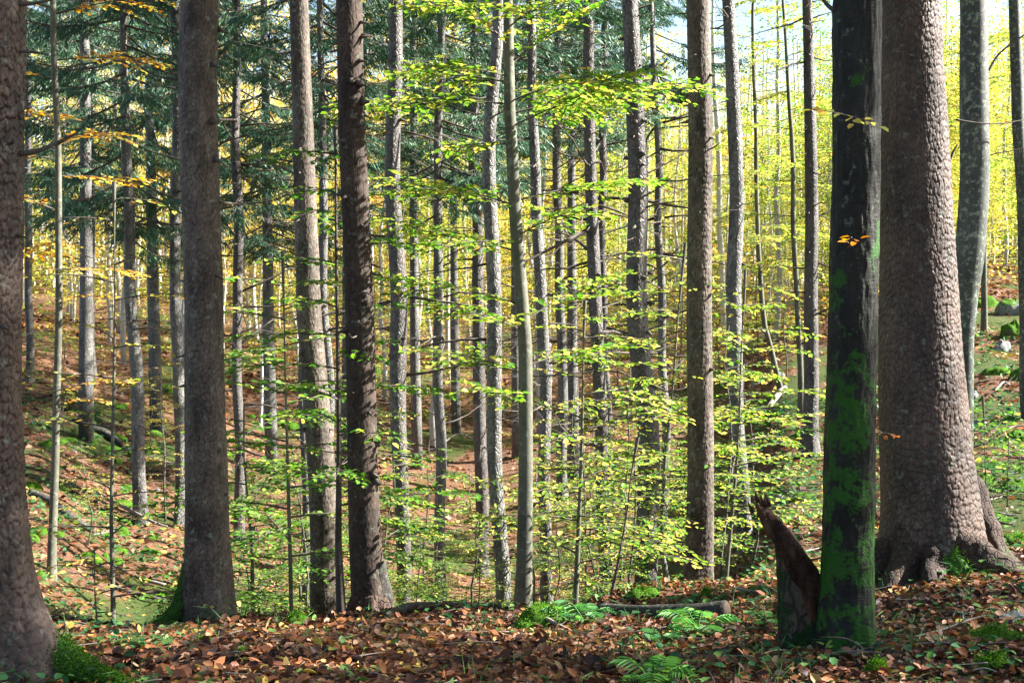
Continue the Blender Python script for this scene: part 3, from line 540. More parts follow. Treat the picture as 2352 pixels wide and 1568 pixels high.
img_branch(r, d, [(2168, 420), (2185, 360), (2200, 330)], .012, .005, seed=9)
r, f, d = T['r8']
img_branch(r, d, [(2255, 290), (2258, 205), (2290, 130), (2360, 75)], .018, .008, seed=10, twigs=4)
img_branch(r, d, [(2195, 275), (2240, 282), (2300, 284), (2380, 270)], .011, .005, seed=11, twigs=5, dd=[-.3, -.3, -.2, 0])
img_branch(r, d, [(2255, 370), (2280, 355), (2330, 345), (2400, 330)], .008, .003, seed=12, twigs=6)
r, f, d = T['r6']
img_branch(r, d, [(1930, 30), (1905, 15), (1880, -15)], .014, .008, seed=13)

for k, n_, r_ in (('left', 8, .014), ('l3', 14, .014), ('l4', 16, .014), ('l5', 34, .016), ('m1', 18, .014), ('m2', 20, .012), ('m8', 16, .014), ('m10', 46, .018), ('r1', 10, .014), ('r2', 12, .014), ('r5', 20, .016), ('m6', 16, .014)):
    b_ = T[k][0].location.z; stubs(T[k][0], T[k][1], b_ + .8, zof(-40, T[k][2]), n_, r_, 500 + n_)
def auto_roots(key, n_, mat, seed, L_=.4):
    r, f, d = T[key]; rg = np.random.default_rng(seed); x, y, rr = f(r.location.z + .3); b = r.location
    for i in range(n_):
        az = -math.pi / 2 + (i - (n_ - 1) / 2) * (math.pi * 1.15 / n_) + rg.uniform(-.2, .2); ln = L_ * rg.uniform(.6, 1.2); u = np.array([math.cos(az), math.sin(az)]); bend = rg.uniform(-.3, .3) * np.array([-u[1], u[0]]); pts_ = []
        for t, hz in ((0, .20), (.35, .055), (.7, .0), (1., -.05)):
            q = np.array([x, y]) + u * (rr * .55 + ln * t) + bend * ln * t * t; pts_.append(Vector((q[0], q[1], g1(q[0], q[1]) + hz * rg.uniform(.8, 1.2))) - b)
        C = curve(pts_, 8); a = Acc(); tube(a, C, np.interp(np.linspace(0, 1, len(C)), [0, .35, .7, 1], np.array([.62, .42, .26, .10]) * rr), 16, rough=.5, seed=seed + i); link('root', a.mesh('root', [mat], True), r)
RB = bark_mat('root_bark', (.02, .0115, .008), (.075, .045, .031), scale=13, stretch=.8, bd=.012, moss=(.30, .35, GREEN), lichen=.3)
auto_roots('l4', 3, RB, 902, .25); auto_roots('l5', 3, RB, 903, .22); auto_roots('r7', 5, RB, 905, .5)
# leafy crown on a stem
def leafy(root, f, spec, col, seed, leaf=.058, two=True, name='crown', thin=1.):
    a = Acc(); rg = np.random.default_rng(seed); b = root.location
    for (z0, z1, L0, L1, n, az0) in spec: sapling_crown(a, f, b.z + z0, b.z + z1, L0, L1, n, rg, b, leaf, two, thin, az0)
    o = link(name, a.mesh(name, [M['leaf'], M['twig']]), root); o.color = (col, 0, 0, 1); return o
leafy(T['y'][0], T['y'][1], [(1.3, 3.0, .8, .9, 3, -.2), (3.2, 5.6, 1.2, 1.1, 9, None), (5.8, 9, 1.6, .8, 16, None)], .78, 41, .07, False)
for k, sd_, c in (('r8', 42, .62), ('r9', 43, .55)): leafy(T[k][0], T[k][1], [(10, 19, 2.4, 1.0, 18, None)], c, sd_, .12, False)
leafy(T['r6'][0], T['r6'][1], [(4.3, 6.5, 1.7, 2.2, 12, None), (6.5, 18, 2.4, 1.0, 30, None)], .5, 44, .12, False)  # low sprays above the frame added to shade the left spruce and foreground
for k, sd_, c in (('k1', 45, .62), ('k2', 46, .6), ('k3', 47, .6), ('r10', 48, .55)): leafy(T[k][0], T[k][1], [(3.0, 12.5, 2.0, .9, 26, None)], c - .1, sd_, .09, False)

# ------------------------------------------------------------------ the leaning beech in the middle
def stem(name, label, pts, mat, d, base, top, seed, n=12, group=None, cat='sapling', flare=(.3, .1, 3)):
    return tree(name, label, cat, pts, mat, d=d, base=base, top=top, seed=seed, n=n, flare=flare, dz=.1, wob=.01, group=group)
def img_sprays(root, d, specs, col, seed, name='crown', leaf=.06, thin=1., extra=None, gap=.07):
    """specs: start pixel, end pixel, depth change, width in metres"""
    a = Acc(); rg = np.random.default_rng(seed)
    for (p0, p1, dd, wd) in specs:
        A = at(*p0, d); B = at(*p1, d + dd); v = B - A; h = math.hypot(v.x, v.y)
        spray(a, A - root.location, math.atan2(v.y, v.x), h, v.z / h + .1, wd, leaf, rg, .1, True, gap, thick=.005, thin=thin)
        m = rg.integers(2, 4)                    # side branches of the spray
        for q in range(m):
            t = rg.uniform(.15, .7); s = rg.choice([-1, 1]); Pq = A + v * t
            spray(a, Pq - root.location, math.atan2(v.y, v.x) + s * rg.uniform(.4, .8), h * rg.uniform(.35, .55), v.z / h + rg.uniform(-.05, .12), wd * .8, leaf, rg, .12, True, gap, thick=.003, thin=thin)
    if extra: extra(a, rg)
    o = link(name, a.mesh(name, [M['leaf'], M['twig']]), root); o.color = (col, 0, 0, 1); return o
r, f, d = T['bm'] = stem('beech_tree', 'slender smooth beech leaning slightly left, with wide sprays of green leaves, in the middle',
    P_((1164, -200, 20), (1165, 0, 22), (1168, 250, 26), (1182, 500, 29), (1205, 800, 32), (1208, 1100, 34), (1204, 1300, 38), (1200, 1395, 44)), M['beech_bark'], 9.6, (1199, 1400), 7.5, 60, n=22, cat='tree')
img_sprays(r, d, [((1170, 240), (770, 235), .5, .38), ((1168, 175), (950, 150), -.5, .35), ((1172, 190), (930, 170), .4, .35), ((1175, 260), (1600, 195), .3, .42), ((1175, 290), (1500, 170), -.6, .4), ((1172, 150), (1330, 30), .4, .4),
    ((1170, 110), (1080, 20), -.3, .3), ((1175, 210), (1420, 250), .9, .4), ((1178, 230), (1380, 180), -1.0, .4), ((1172, 60), (1250, 5), -.6, .4), ((1168, 20), (960, 10), .5, .3),
    ((1180, 470), (880, 410), .6, .35), ((1180, 480), (960, 420), -.7, .33), ((1190, 460), (1500, 410), .6, .35), ((1180, 330), (1010, 340), .3, .25), ((1190, 540), (1330, 480), -.6, .3),
    ((1192, 580), (850, 500), .8, .33), ((1195, 560), (980, 560), -.5, .3), ((1200, 700), (900, 640), .5, .35), ((1202, 740), (1380, 640), .7, .33), ((1205, 760), (1010, 700), -.6, .3),
    ((1205, 840), (1450, 790), .6, .3), ((1206, 860), (1000, 800), .8, .35), ((1206, 930), (1080, 880), -.4, .3)], .40, 61,
    extra=lambda a, rg: sapling_crown(a, f, 3.9, 7.3, 1.5, .5, 26, rg, r.location, .065, False))

# saplings along the edge with their own stems
def sap(label, pts, d, base, top, col, seed, spec, leaf=.058, mat=None, name='beech_sapling', two=True, thin=1.):
    r, f, d = stem(name, label, P_(*pts), mat or M['beech_bark'], d, base, top, seed)
    leafy(r, f, spec, col, seed + 1, leaf, two, thin=thin); return r
sap('thin dark sapling with green leaves between the blotched grey spruce and the dark brown one', [(772, 560, 7), (776, 800, 9), (778, 1000, 12), (776, 1250, 16), (782, 1400, 24)], 9.4, (784, 1446), 3.6, .26, 70,
    [(.9, 3.5, .9, .55, 26, None)], .06, M['twig'])
sap('young beech with layered yellow green leaves left of the half sunlit spruce', [(1338, 950, 6), (1334, 1100, 9), (1327, 1250, 11), (1321, 1370, 13)], 10.4, (1321, 1382), 2.6, .45, 72, [(.5, 2.5, 1.05, .5, 24, None)], .055)
sap('crooked dark little sapling close left of the mossy hump', [(1440, 1180, 4), (1420, 1290, 6), (1405, 1360, 8)], 9.7, (1405, 1376), 1.2, .42, 74, [(.3, 1.1, .6, .4, 14, None)], .055, M['twig'])
sap('pale bent sapling with glowing leaves just left of the half sunlit spruce', [(1545, 900, 6), (1530, 1050, 8), (1520, 1250, 11), (1537, 1350, 16)], 11.5, (1540, 1362), 3.2, .44, 76, [(.7, 3.1, 1.15, .5, 26, None)], .055)
sap('leafy sapling glowing between the half sunlit spruce and the broken snag', [(1690, 950, 5), (1676, 1150, 8), (1668, 1300, 10)], 12, (1666, 1340), 3.0, .43, 78, [(.8, 2.9, 1.15, .5, 27, None)], .055)
sap('thin sapling with sparse yellow leaves on the left slope, left of the scaly spruce', [(262, 700, 4), (260, 900, 7), (257, 1200, 9), (262, 1400, 12)], 8.8, (262, 1430), 3.0, .55, 80, [(.2, 2.9, .7, .35, 22, None)], .05, None, thin=.6)
sap('low bush of small yellow leaves beside the white stone on the left', [(215, 1360, 3), (218, 1400, 4)], 8.2, (222, 1440), .5, .62, 82, [(.1, .5, .35, .2, 12, None)], .045, None, thin=.6)
sap('bare looking pale young beech on the far slope left of the blotched grey spruce', [(606, 740, 5), (604, 850, 7), (602, 970, 9)], None, (602, 985), 5, .62, 84, [(1.5, 4.8, 1.5, .6, 22, None)], .07, M['beech_far'], two=False, thin=.45)
sap('low spreading green sapling right of the scaly spruce', [(560, 1060, 4), (572, 1180, 6), (580, 1290, 8)], 11.5, (584, 1400), 2.4, .24, 86, [(.5, 2.3, 1.0, .5, 18, None)], .06)
sap('sapling with dull green leaves in front of the blotched grey spruce', [(655, 900, 5), (660, 1100, 8), (665, 1300, 10)], 10.6, (668, 1420), 3.4, .30, 88, [(.9, 3.3, 1.1, .5, 22, None)], .06)
sap('tiny upright sapling with fresh green leaves on the right slope', [(2318, 1100, 2), (2318, 1160, 3)], 12.5, (2318, 1180), .7, .22, 90, [(.1, .6, .4, .2, 12, None)], .06)
sap('small sapling with lit green leaves right of the massive spruce', [(2270, 1050, 2), (2272, 1110, 3)], 13.5, (2272, 1180), 1.0, .25, 92, [(.2, .9, .7, .3, 16, None)], .06)

# thicket: copies of five young beeches in the hollow
def proto_sapling(H, seed, n, L0, leaf=.044):
    rg = np.random.default_rng(seed); a = Acc(); zz = np.linspace(-.2, H, 9); wob = np.cumsum(rg.normal(0, .035, (9, 2)), 0); P = np.c_[wob - wob[0], zz]
    tube(a, P, np.linspace(.008 + .005 * H, .003, 9), 8); st = a.mesh('stem', [M['beech_bark']], True)
    f = lambda z: (float(np.interp(z, zz, P[:, 0])), float(np.interp(z, zz, P[:, 1])), .01); c = Acc()
    sapling_crown(c, f, .25 * H, H, L0, .4, n, rg, Vector((0, 0, 0)), leaf, True, 1., gap=.065, step=.03); return st, c.mesh('crown', [M['leaf'], M['twig']])
PS = [proto_sapling(3.2, 101, 24, 1.2), proto_sapling(4.2, 102, 30, 1.5), proto_sapling(2.2, 103, 18, 1.0), proto_sapling(3.8, 104, 28, 1.3), proto_sapling(5.0, 105, 34, 1.7)]
def put_sapling(px, py_or_none, d, k, col, s, label, group):
    p = hit(px, py_or_none) if d is None else at(px, 1000, d)
    b = (p.x, p.y, g1(p.x, p.y)); o = link('beech_sapling', None, None, b, label, 'sapling', group); o.rotation_euler = (0, 0, R.uniform(0, 6.28)); o.scale = (s, s, s)
    link('stem', PS[k][0], o); c = link('crown', PS[k][1], o); c.color = (col, 0, 0, 1)
THK = [(1250, 13.5, 2), (1310, 17, 0), (1375, 13, 2), (1430, 18, 3), (1480, 14, 2), (1560, 13.5, 2), (1650, 16, 0), (1715, 14, 2), (1350, 22, 3), (1510, 21, 3)]
for px, d, k in THK: put_sapling(px, None, d, k, R.uniform(.26, .52), R.uniform(.85, 1.1), 'young beech in the dense sunlit thicket below the edge, right of the middle', 'young beeches in the sunlit thicket right of the middle')
THL = [(660, 13.5, 2), (815, 13, 0), (900, 14.5, 2), (1060, 14, 2), (730, 20, 3), (975, 18, 0)]
for px, d, k in THL: put_sapling(px, None, d, k, R.uniform(.22, .42), R.uniform(.8, 1.1), 'young green beech in the shaded hollow between the scaly spruce and the leaning beech', 'young beeches in the shaded hollow left of the middle')
for i, (px, d) in enumerate(((545, 11.5), (590, 12.5), (640, 11), (690, 12), (890, 11.2), (960, 12.2), (1020, 11), (1085, 11.8), (1260, 11.5), (1440, 11.2), (560, 14), (1000, 14))):
    put_sapling(px, None, d, (2, 0)[i % 2], R.uniform(.28, .42), R.uniform(.45, .62), 'low bushy young beech just behind the edge', 'low bushy young beeches just behind the edge')
for px, py, k in ((150, 1000, 2), (240, 900, 2), (340, 1040, 2), (200, 1250, 2), (380, 1200, 0), (350, 960, 0), (60, 940, 2), (150, 830, 0)):
    put_sapling(px, py, None, k, R.uniform(.5, .68), R.uniform(.6, .9), 'small yellowing beech on the mossy left slope', 'small beeches scattered on the left slope')
for px, py, k in ((1560, 900, 3), (1420, 930, 0), (1120, 960, 3), (950, 920, 0), (860, 980, 3), (1200, 1010, 0), (1650, 880, 3), (1740, 840, 1), (1810, 880, 0), (620, 900, 1), (720, 880, 3)):
    put_sapling(px, py, None, k, R.uniform(.45, .62), R.uniform(.9, 1.3), 'young beech with yellow green leaves on the far side of the hollow', 'young beeches on the far side of the hollow')

# ------------------------------------------------------------------ the forest behind
def proto_beech(H, seed, z0=3., Rm=2.6, n=220, leaf=.13, per=40):
    rg = np.random.default_rng(seed); a = Acc(); zz = np.linspace(-.3, H, 14); wb = np.cumsum(rg.normal(0, .09, (14, 2)), 0); P = np.c_[wb - wb[0], zz]
    r0 = .006 * H + .02; tube(a, P, np.linspace(r0, .02, 14), 9); f = lambda z: np.array([np.interp(z, zz, P[:, 0]), np.interp(z, zz, P[:, 1]), z]); c = Acc()
    for i in range(n):
        z = z0 + (H - z0) * rg.random() ** .85; u = (z - z0) / (H - z0); Lb = Rm * (.45 + .9 * u) * (1.15 - u) ** .5 * rg.uniform(.3, 1.1) + .3; az = rg.random() * 6.283
        dr = np.array([math.cos(az), math.sin(az), rg.uniform(-.05, .45)]); A = f(z); B = A + dr * Lb
        if i % 3 == 0: tube(a, curve([A, A + dr * Lb * .5 - [0, 0, .05 * Lb], B], 3), np.linspace(.006 + .008 * Lb, .003, 7), 3, cap=False)
        m = per; q = B + rg.normal(0, 1, (m, 3)) * [.42, .42, .10] + np.outer(rg.uniform(-.5, .25, m), dr)
        leaves(c, q, rg.normal(0, 1, (m, 3)) * [1, 1, .3], rg.normal(0, .45, (m, 3)) + [0, 0, 1], leaf * rg.uniform(.7, 1.2, m), wid=.4, two=False, tint=np.clip(rg.normal(.5, .15, m) + rg.normal(0, .12), 0, 1))
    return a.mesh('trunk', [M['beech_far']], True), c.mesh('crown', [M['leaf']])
PB = [proto_beech(17, 201, 2.5), proto_beech(20, 202, 3.5, 3.0, 250), proto_beech(14, 203, 1.8, 2.2, 200), proto_beech(22, 204, 5, 3.2, 240), proto_beech(11, 205, 1.2, 2.0, 170), proto_beech(18, 206, 4, 1.6, 80), proto_beech(16, 207, 6, 1.8, 90)]
def put_beech(x, y, k, col, s, label, group, ry=None):
    o = link('beech_tree', None, None, (x, y, g1(x, y)), label, 'tree', group); o.rotation_euler = (0, 0, R.uniform(0, 6.28)); o.scale = (s, s, s)
    link('trunk', PB[k][0], o); c = link('crown', PB[k][1], o); c.color = (col, 0, 0, 1)
def proto_spruce_trunk(H, seed):
    rg = np.random.default_rng(seed); a = Acc(); zz = np.linspace(-.3, H, 12); P = np.c_[np.cumsum(rg.normal(0, .02, (12, 2)), 0), zz]; tube(a, P, np.linspace(.17, .02, 12), 12)
    bs = []
    for i in range(18):
        b = Acc()
        z = rg.uniform(1.5, 8); az = rg.random() * 6.28; Lb = rg.uniform(.2, 1.8); dr = np.array([math.cos(az), math.sin(az), rg.uniform(-.3, .2)])
        tube(b, curve([np.array([0, 0, z]), np.array([0, 0, z]) + dr * Lb * .5, np.array([0, 0, z - .05]) + dr * Lb], 3), np.linspace(.014, .004, 7), 3, cap=False); bs.append(b.mesh('dead_branch', [M['twig']], True))
    return a.mesh('trunk', [M['spruce_grey']], True), bs
PT = proto_spruce_trunk(20, 301)
def put_spruce(x, y, k, cz, s, label, group, col=.5):
    o = link('spruce_tree', None, None, (x, y, g1(x, y)), label, 'tree', group); o.rotation_euler = (0, 0, R.uniform(0, 6.28)); o.scale = (s, s, s)
    link('trunk', PT[0], o); [link('dead_branch', q, o) for q in PT[1]]; c = link('crown', LOW[k], o, (0, 0, cz)); c.scale = (1.1, 1.1, (20.5 - cz) / (13, 11, 14)[k]); c.color = (col, 0, 0, 1)
pts = [(T[k][0].location.x, T[k][0].location.y) for k in T]
def free(x, y, m):
    if any((x - a) ** 2 + (y - b) ** 2 < m * m for a, b in pts): return False
    pts.append((x, y)); return True
# dark spruces left and middle
for px, d, k, cz in ((190, 29, 2, 5.5), (360, 33, 1, 5), (625, 33, 2, 5.5), (790, 34, 2, 6.5), (960, 38, 2, 8), (1050, 44, 1, 8), (1190, 40, 0, 9), (1320, 36, 2, 9), (480, 46, 0, 7), (30, 38, 2, 8)):
    p = at(px, 700, d)
    if free(p.x, p.y, 1.6): put_spruce(p.x, p.y, k, cz, 1., 'dark spruce with low green branches standing back among the yellow beeches', 'dark spruces standing back in the forest')
n = 0
for i in range(4000):
    if n >= 200: break
    y = R.uniform(40, 118); px = R.uniform(-350, 2750); x = (px - CX) / F * y
    if y < 48 and R.random() < .4: continue
    if not free(x, y, 2.3): continue
    n += 1
    if px < 900: put_beech(x, y, R.choice((0, 1, 5, 6, 5, 6, 4)), R.uniform(.50, .80), R.uniform(.7, 1.0), 'slim beech with yellow and rusty leaves in the far forest on the left', 'slim beeches in the far forest on the left')
    elif px < 1620: put_beech(x, y, R.choice((0, 1, 2, 5, 6, 5, 4)), R.uniform(.45, .68), R.uniform(.7, 1.0), 'slim pale beech in the far forest behind the hollow', 'slim beeches in the far forest behind the hollow')
    else: put_beech(x, y, R.choice((0, 1, 2, 4, 0, 2, 5)), R.uniform(.42, .66), R.uniform(.6, .95), 'slim beech with glowing yellow leaves in the far forest on the right', 'slim beeches in the far forest on the right')

def distant():
    rg = np.random.default_rng(77); a = Acc(); m = 60000; y = rg.uniform(95, 165, m); x = y * rg.uniform(-.75, .75, m); z = gz(x, y) + rg.random(m) ** .8 * np.where(x < 5, 12, 13)
    leaves(a, np.c_[x, y, z], rg.normal(0, 1, (m, 3)) * [1, 1, .3], rg.normal(0, .5, (m, 3)) + [0, 0, 1], rg.uniform(.5, .9, m), wid=.4, two=False, tint=np.clip(rg.normal(.5, .25, m), 0, 1))
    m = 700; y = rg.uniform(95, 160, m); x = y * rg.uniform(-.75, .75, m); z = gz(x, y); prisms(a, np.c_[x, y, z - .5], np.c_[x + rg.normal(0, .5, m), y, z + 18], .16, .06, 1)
    o = link('distant_forest', a.mesh('distant_forest', [M['leaf'], M['beech_far']]), kind='stuff'); o.color = (.6, 0, 0, 1)
distant()
def undergrowth():
    rg = np.random.default_rng(78); a = Acc(); nc = 1500; y = rg.uniform(44, 112, nc); x = y * rg.uniform(-.6, .6, nc); z = gz(x, y) + rg.random(nc) ** 1.5 * 3.2 + .2; per = 34; i = np.repeat(np.arange(nc), per); m = len(i)
    q = np.c_[x[i], y[i], z[i]] + rg.normal(0, 1, (m, 3)) * [.7, .7, .12]
    leaves(a, q, rg.normal(0, 1, (m, 3)) * [1, 1, .3], rg.normal(0, .45, (m, 3)) + [0, 0, 1], rg.uniform(.1, .2, m), wid=.4, two=False, tint=np.clip(rg.normal(.5, .15, m) + rg.normal(0, .15, nc)[i], 0, 1))
    o = link('undergrowth', a.mesh('undergrowth', [M['leaf']]), kind='stuff'); o.color = (.58, 0, 0, 1)
undergrowth()

# unseen spruces added right of the view to shade the foreground and left trunk
SH = [(9.5, 2.2, 2, 6), (12.5, 6.3, 2, 6.6), (20, 8.2, 2, 8.5), (16, 2.5, 0, 6)]
for x, y, k, cz in SH:
    put_spruce(x, y, k, cz, 1.15, 'unseen spruce added beyond the right edge to shade the foreground', 'added spruces beyond the right edge')

# ------------------------------------------------------------------ forest floor
def leaf_litter():
    rg = np.random.default_rng(31); a = Acc()
    n = 46000; y = 4.6 + 6.2 * rg.random(n) ** .9; x = y * rg.uniform(-.52, .52, n); z = gz(x, y) + np.abs(rg.normal(0, .012, n)) + .004
    A = rg.normal(0, 1, (n, 3)) * [1, 1, .22]; leaves(a, np.c_[x, y, z], A, rg.normal(0, .55, (n, 3)) + [0, 0, 1], rg.uniform(.16, .26, n) ** 1 * rg.uniform(.12, .31, n), wid=.33, fold=.12, curl=.22, tint=np.clip(rg.beta(1.5, 1.9, n) + .45 * fbm(x * 1.3, y * 1.3, 0 * x, 3, 90), 0, 1))
    n = 100000; y = 10.5 + 60 * rg.random(n) ** 1.5; x = y * rg.uniform(-.55, .55, n); k = rg.random(n) > 1.05 * mossf(x, y) - .1; x = x[k]; y = y[k]; n = len(x); z = gz(x, y) + .01; s = (.045 + .003 * y) * rg.uniform(.6, 1.4, n)
    leaves(a, np.c_[x, y, z], rg.normal(0, 1, (n, 3)) * [1, 1, .25], rg.normal(0, .4, (n, 3)) + [0, 0, 1], s, wid=.4, two=False, tint=np.clip(rg.beta(1.9, 1.5, n) + .10 + .5 * fbm(x * .35, y * .35, 0 * x, 3, 91), 0, .96))  # far leaves tinted lighter, standing in for sun on the slopes
    o = link('fallen_leaves', a.mesh('fallen_leaves', [M['litter']]), kind='stuff'); o.color = (.5, 0, 0, 1)
leaf_litter()
def herbs():
    rg = np.random.default_rng(32); a = Acc()
    for i in range(1500):                          # small clumps of herbs and clover leaves
        if i < 260: y = rg.uniform(5, 10); px = rg.uniform(-250, 2550)
        else: y = rg.uniform(10, 34); px = rg.choice([rg.uniform(-100, 700), rg.uniform(1750, 2500), rg.uniform(-100, 2400)])
        x = (px - CX) / F * y
        if vnoise(x * .8, y * .8, 0, 5) < -.15 and i < 260: continue
        m = rg.integers(4, 12); sp_ = .05 + .012 * y; X = x + rg.normal(0, sp_, m); Y = y + rg.normal(0, sp_, m); Z = gz(X, Y) + rg.uniform(.02, .09, m)
        leaves(a, np.c_[X, Y, Z], rg.normal(0, 1, (m, 3)) * [1, 1, .3], rg.normal(0, .3, (m, 3)) + [0, 0, 1], (.022 + .0022 * y) * rg.uniform(.7, 1.6, m), wid=.42, two=True)
    for i in range(170):                          # grass tufts
        y = rg.uniform(5.2, 9.5); x = (rg.uniform(-100, 2450) - CX) / F * y; m = rg.integers(3, 10); D = np.c_[rg.normal(0, .7, m), rg.normal(0, .7, m), rg.uniform(.5, 1.3, m)]
        P = np.c_[x + rg.normal(0, .02, m), y + rg.normal(0, .02, m), np.full(m, g1(x, y))]; Lb = rg.uniform(.05, .16, m)
        leaves(a, P, D, rg.normal(0, 1, (m, 3)), Lb, wid=.02, two=False); leaves(a, P + unit(D) * Lb[:, None] * .9, unit(D) * [1, 1, .15], rg.normal(0, 1, (m, 3)), Lb * .8, wid=.02, two=False)
    o = link('ground_cover', a.mesh('ground_cover', [M['herb']]), kind='stuff'); o.color = (.5, 0, 0, 1)
herbs()

def rock_mesh(w_, h_, dp, seed, mat, n=30, m=18, name='rock', tufts=0, rough=.35):
    th = np.linspace(0, 2 * math.pi, n, endpoint=False)[None]; ph = np.linspace(-.5 * math.pi, .5 * math.pi, m)[:, None]
    X = np.cos(ph) * np.cos(th); Y = np.cos(ph) * np.sin(th); Z = np.sin(ph) + 0 * th
    k = 1 + rough * fbm(X * 1.6 + seed, Y * 1.6, Z * 1.6, 4, seed) + .08 * fbm(X * 7, Y * 7, Z * 7, 3, seed + 2)
    V = np.stack([X * k * w_ / 2, Y * k * dp / 2, Z * k * h_], -1); a = Acc(); a.add(V, grid_q(m, n))
    mats = [mat]
    if tufts:
        rg = np.random.default_rng(seed); p = V.reshape(-1, 3); nn = unit(p * [1 / w_ ** 2, 1 / dp ** 2, .25 / h_ ** 2]); i = rg.integers(0, len(p), tufts); i = i[nn[i, 2] > -.2]
        P = p[i] + rg.normal(0, .012, (len(i), 3)) - nn[i] * .004
        leaves(a, P, nn[i] + rg.normal(0, .5, (len(i), 3)), rg.normal(0, 1, (len(i), 3)), rg.uniform(.005, .010, len(i)), wid=.45, two=False, mat=1); mats.append(M['moss_tuft'])
    me = a.mesh(name, mats, True); return me
def rock(name, label, cat, px, py, wpx, hpx, mat, seed, group=None, tufts=0, deep=.8, rough=.35):
    b = hit(px, py); w_ = wpx * b.y / F; h_ = hpx * 1.15 * b.y / F
    o = link(name, rock_mesh(w_, h_, w_ * deep, seed, mat, tufts=tufts, rough=rough), None, b - Vector((0, 0, h_ * .3)), label, cat, group); o.color = (.5, 0, 0, 1); return o
rock('mossy_stone', 'large bright green mossy hump at the foot of the leaning beech', 'stone', 1243, 1440, 130, 62, M['mossy'], 3, tufts=6000)
rock('mossy_stone', 'smaller dark moss cushion in front of the large bright one', 'stone', 1215, 1446, 70, 30, M['mossy'], 4, tufts=2500)
rock('mossy_stone', 'dark mossy stone at the foot of the blotched grey spruce', 'stone', 683, 1438, 62, 34, M['mossy'], 5, tufts=2500)
rock('mossy_stone', 'pale topped stone left of the foot of the dark brown spruce', 'stone', 818, 1440, 34, 16, M['mossy_rock'], 6)
rock('mossy_stone', 'mossy hump above the fallen log, right of the middle', 'stone', 1478, 1372, 80, 26, M['mossy'], 7, tufts=2500)
rock('mossy_stone', 'bright moss cushion against the foot of the half sunlit spruce', 'stone', 1620, 1374, 34, 26, M['mossy'], 8, tufts=1800)
rock('mossy_stone', 'mossy ridge left of the broken stump', 'stone', 1745, 1366, 60, 20, M['mossy'], 9, tufts=1500)
rock('mossy_stone', 'long mossy stone under a twig at the right edge', 'stone', 2285, 1478, 150, 40, M['mossy'], 10, tufts=5000)
rock('mossy_stone', 'round moss cushion in the bottom right corner', 'stone', 2282, 1535, 84, 34, M['mossy'], 11, tufts=3500)
rock('mossy_stone', 'low moss cushion under the dark arched branch by the green beech', 'stone', 2015, 1545, 56, 24, M['mossy'], 12, tufts=2500)
rock('mossy_stone', 'flat moss patch on the ground below the huge left spruce', 'stone', 235, 1566, 120, 22, M['mossy'], 13, tufts=4500)
rock('mossy_stone', 'small moss tuft on the leaves below the white stone', 'stone', 285, 1486, 44, 12, M['mossy'], 14, tufts=1200)
rock('mossy_stone', 'small moss tuft on the leaves below the scaly spruce', 'stone', 462, 1478, 40, 16, M['mossy'], 15, tufts=1200)
rock('mossy_stone', 'tiny moss ball among leaves, centre left foreground', 'stone', 555, 1502, 26, 14, M['mossy'], 16, tufts=700)
rock('pale_stone', 'whitish rounded stone left of the scaly spruce root', 'stone', 292, 1442, 46, 20, M['pale_rock'], 17)
rock('pale_stone', 'small white stone lying among brown leaves, left foreground', 'stone', 470, 1500, 26, 14, M['pale_rock'], 18)
rock('pale_stone', 'white stone at the right edge beyond the long mossy one', 'stone', 2330, 1425, 80, 26, M['pale_rock'], 19, rough=.5)
rock('pale_stone', 'tiny white stone on leaves right of the fallen log', 'stone', 1545, 1462, 16, 8, M['pale_rock'], 20)
rock('pale_stone', 'big whitish boulder high on the right slope', 'boulder', 2300, 808, 52, 34, M['pale_rock'], 21, rough=.5)
rock('pale_stone', 'grey white boulder on the right slope below the big one', 'boulder', 2235, 915, 34, 22, M['pale_rock'], 22)
for i, (px, py, w_, h_) in enumerate(((2262, 705, 74, 26), (2330, 720, 80, 40), (2330, 770, 60, 34), (2290, 860, 70, 22), (2345, 870, 60, 26), (2245, 980, 46, 20), (2330, 1010, 60, 24), (2262, 1110, 60, 22), (2330, 1120, 80, 26), (2290, 1200, 90, 24), (2340, 1250, 70, 30), (1760, 745, 60, 16), (1835, 760, 50, 18), (1745, 880, 40, 16), (1830, 1010, 46, 16), (1850, 1150, 60, 18), (1760, 1210, 50, 16))):
    rock('mossy_boulder', 'mossy boulder', 'boulder', px, py, w_, h_, M['mossy_rock'] if i % 4 == 1 else M['mossy'], 600 + i, 'mossy boulders on the right slope', tufts=1500 if i % 4 != 1 else 0, rough=.6)
for i in range(64):
    px, py = R.uniform(70, 400), R.uniform(930, 1330)
    if i % 3 == 0: px, py = R.uniform(60, 1050), R.uniform(830, 1200)
    rock('mossy_boulder', 'green mossy boulder among leaves on the left slope', 'boulder', px, py, R.uniform(12, 60), R.uniform(6, 22), M['mossy'], 100 + i, 'mossy boulders on the left slope')
for i in range(46):
    px, py = R.uniform(2200, 2400), R.uniform(700, 1330)
    if i % 2: px, py = R.uniform(1640, 1900), R.uniform(730, 1330)
    rock('mossy_boulder', 'green mossy boulder among leaves on the right slope', 'boulder', px, py, R.uniform(14, 50), R.uniform(8, 22), M['mossy'] if R.random() < .8 else M['mossy_rock'], 200 + i, 'mossy boulders on the right slope')
for i in range(14):
    rock('grey_stone', 'small grey white stone showing among leaves on the left slope', 'stone', R.uniform(60, 400), R.uniform(820, 1250), R.uniform(6, 14), R.uniform(3, 7), M['pale_rock'], 300 + i, 'small pale stones on the left slope')

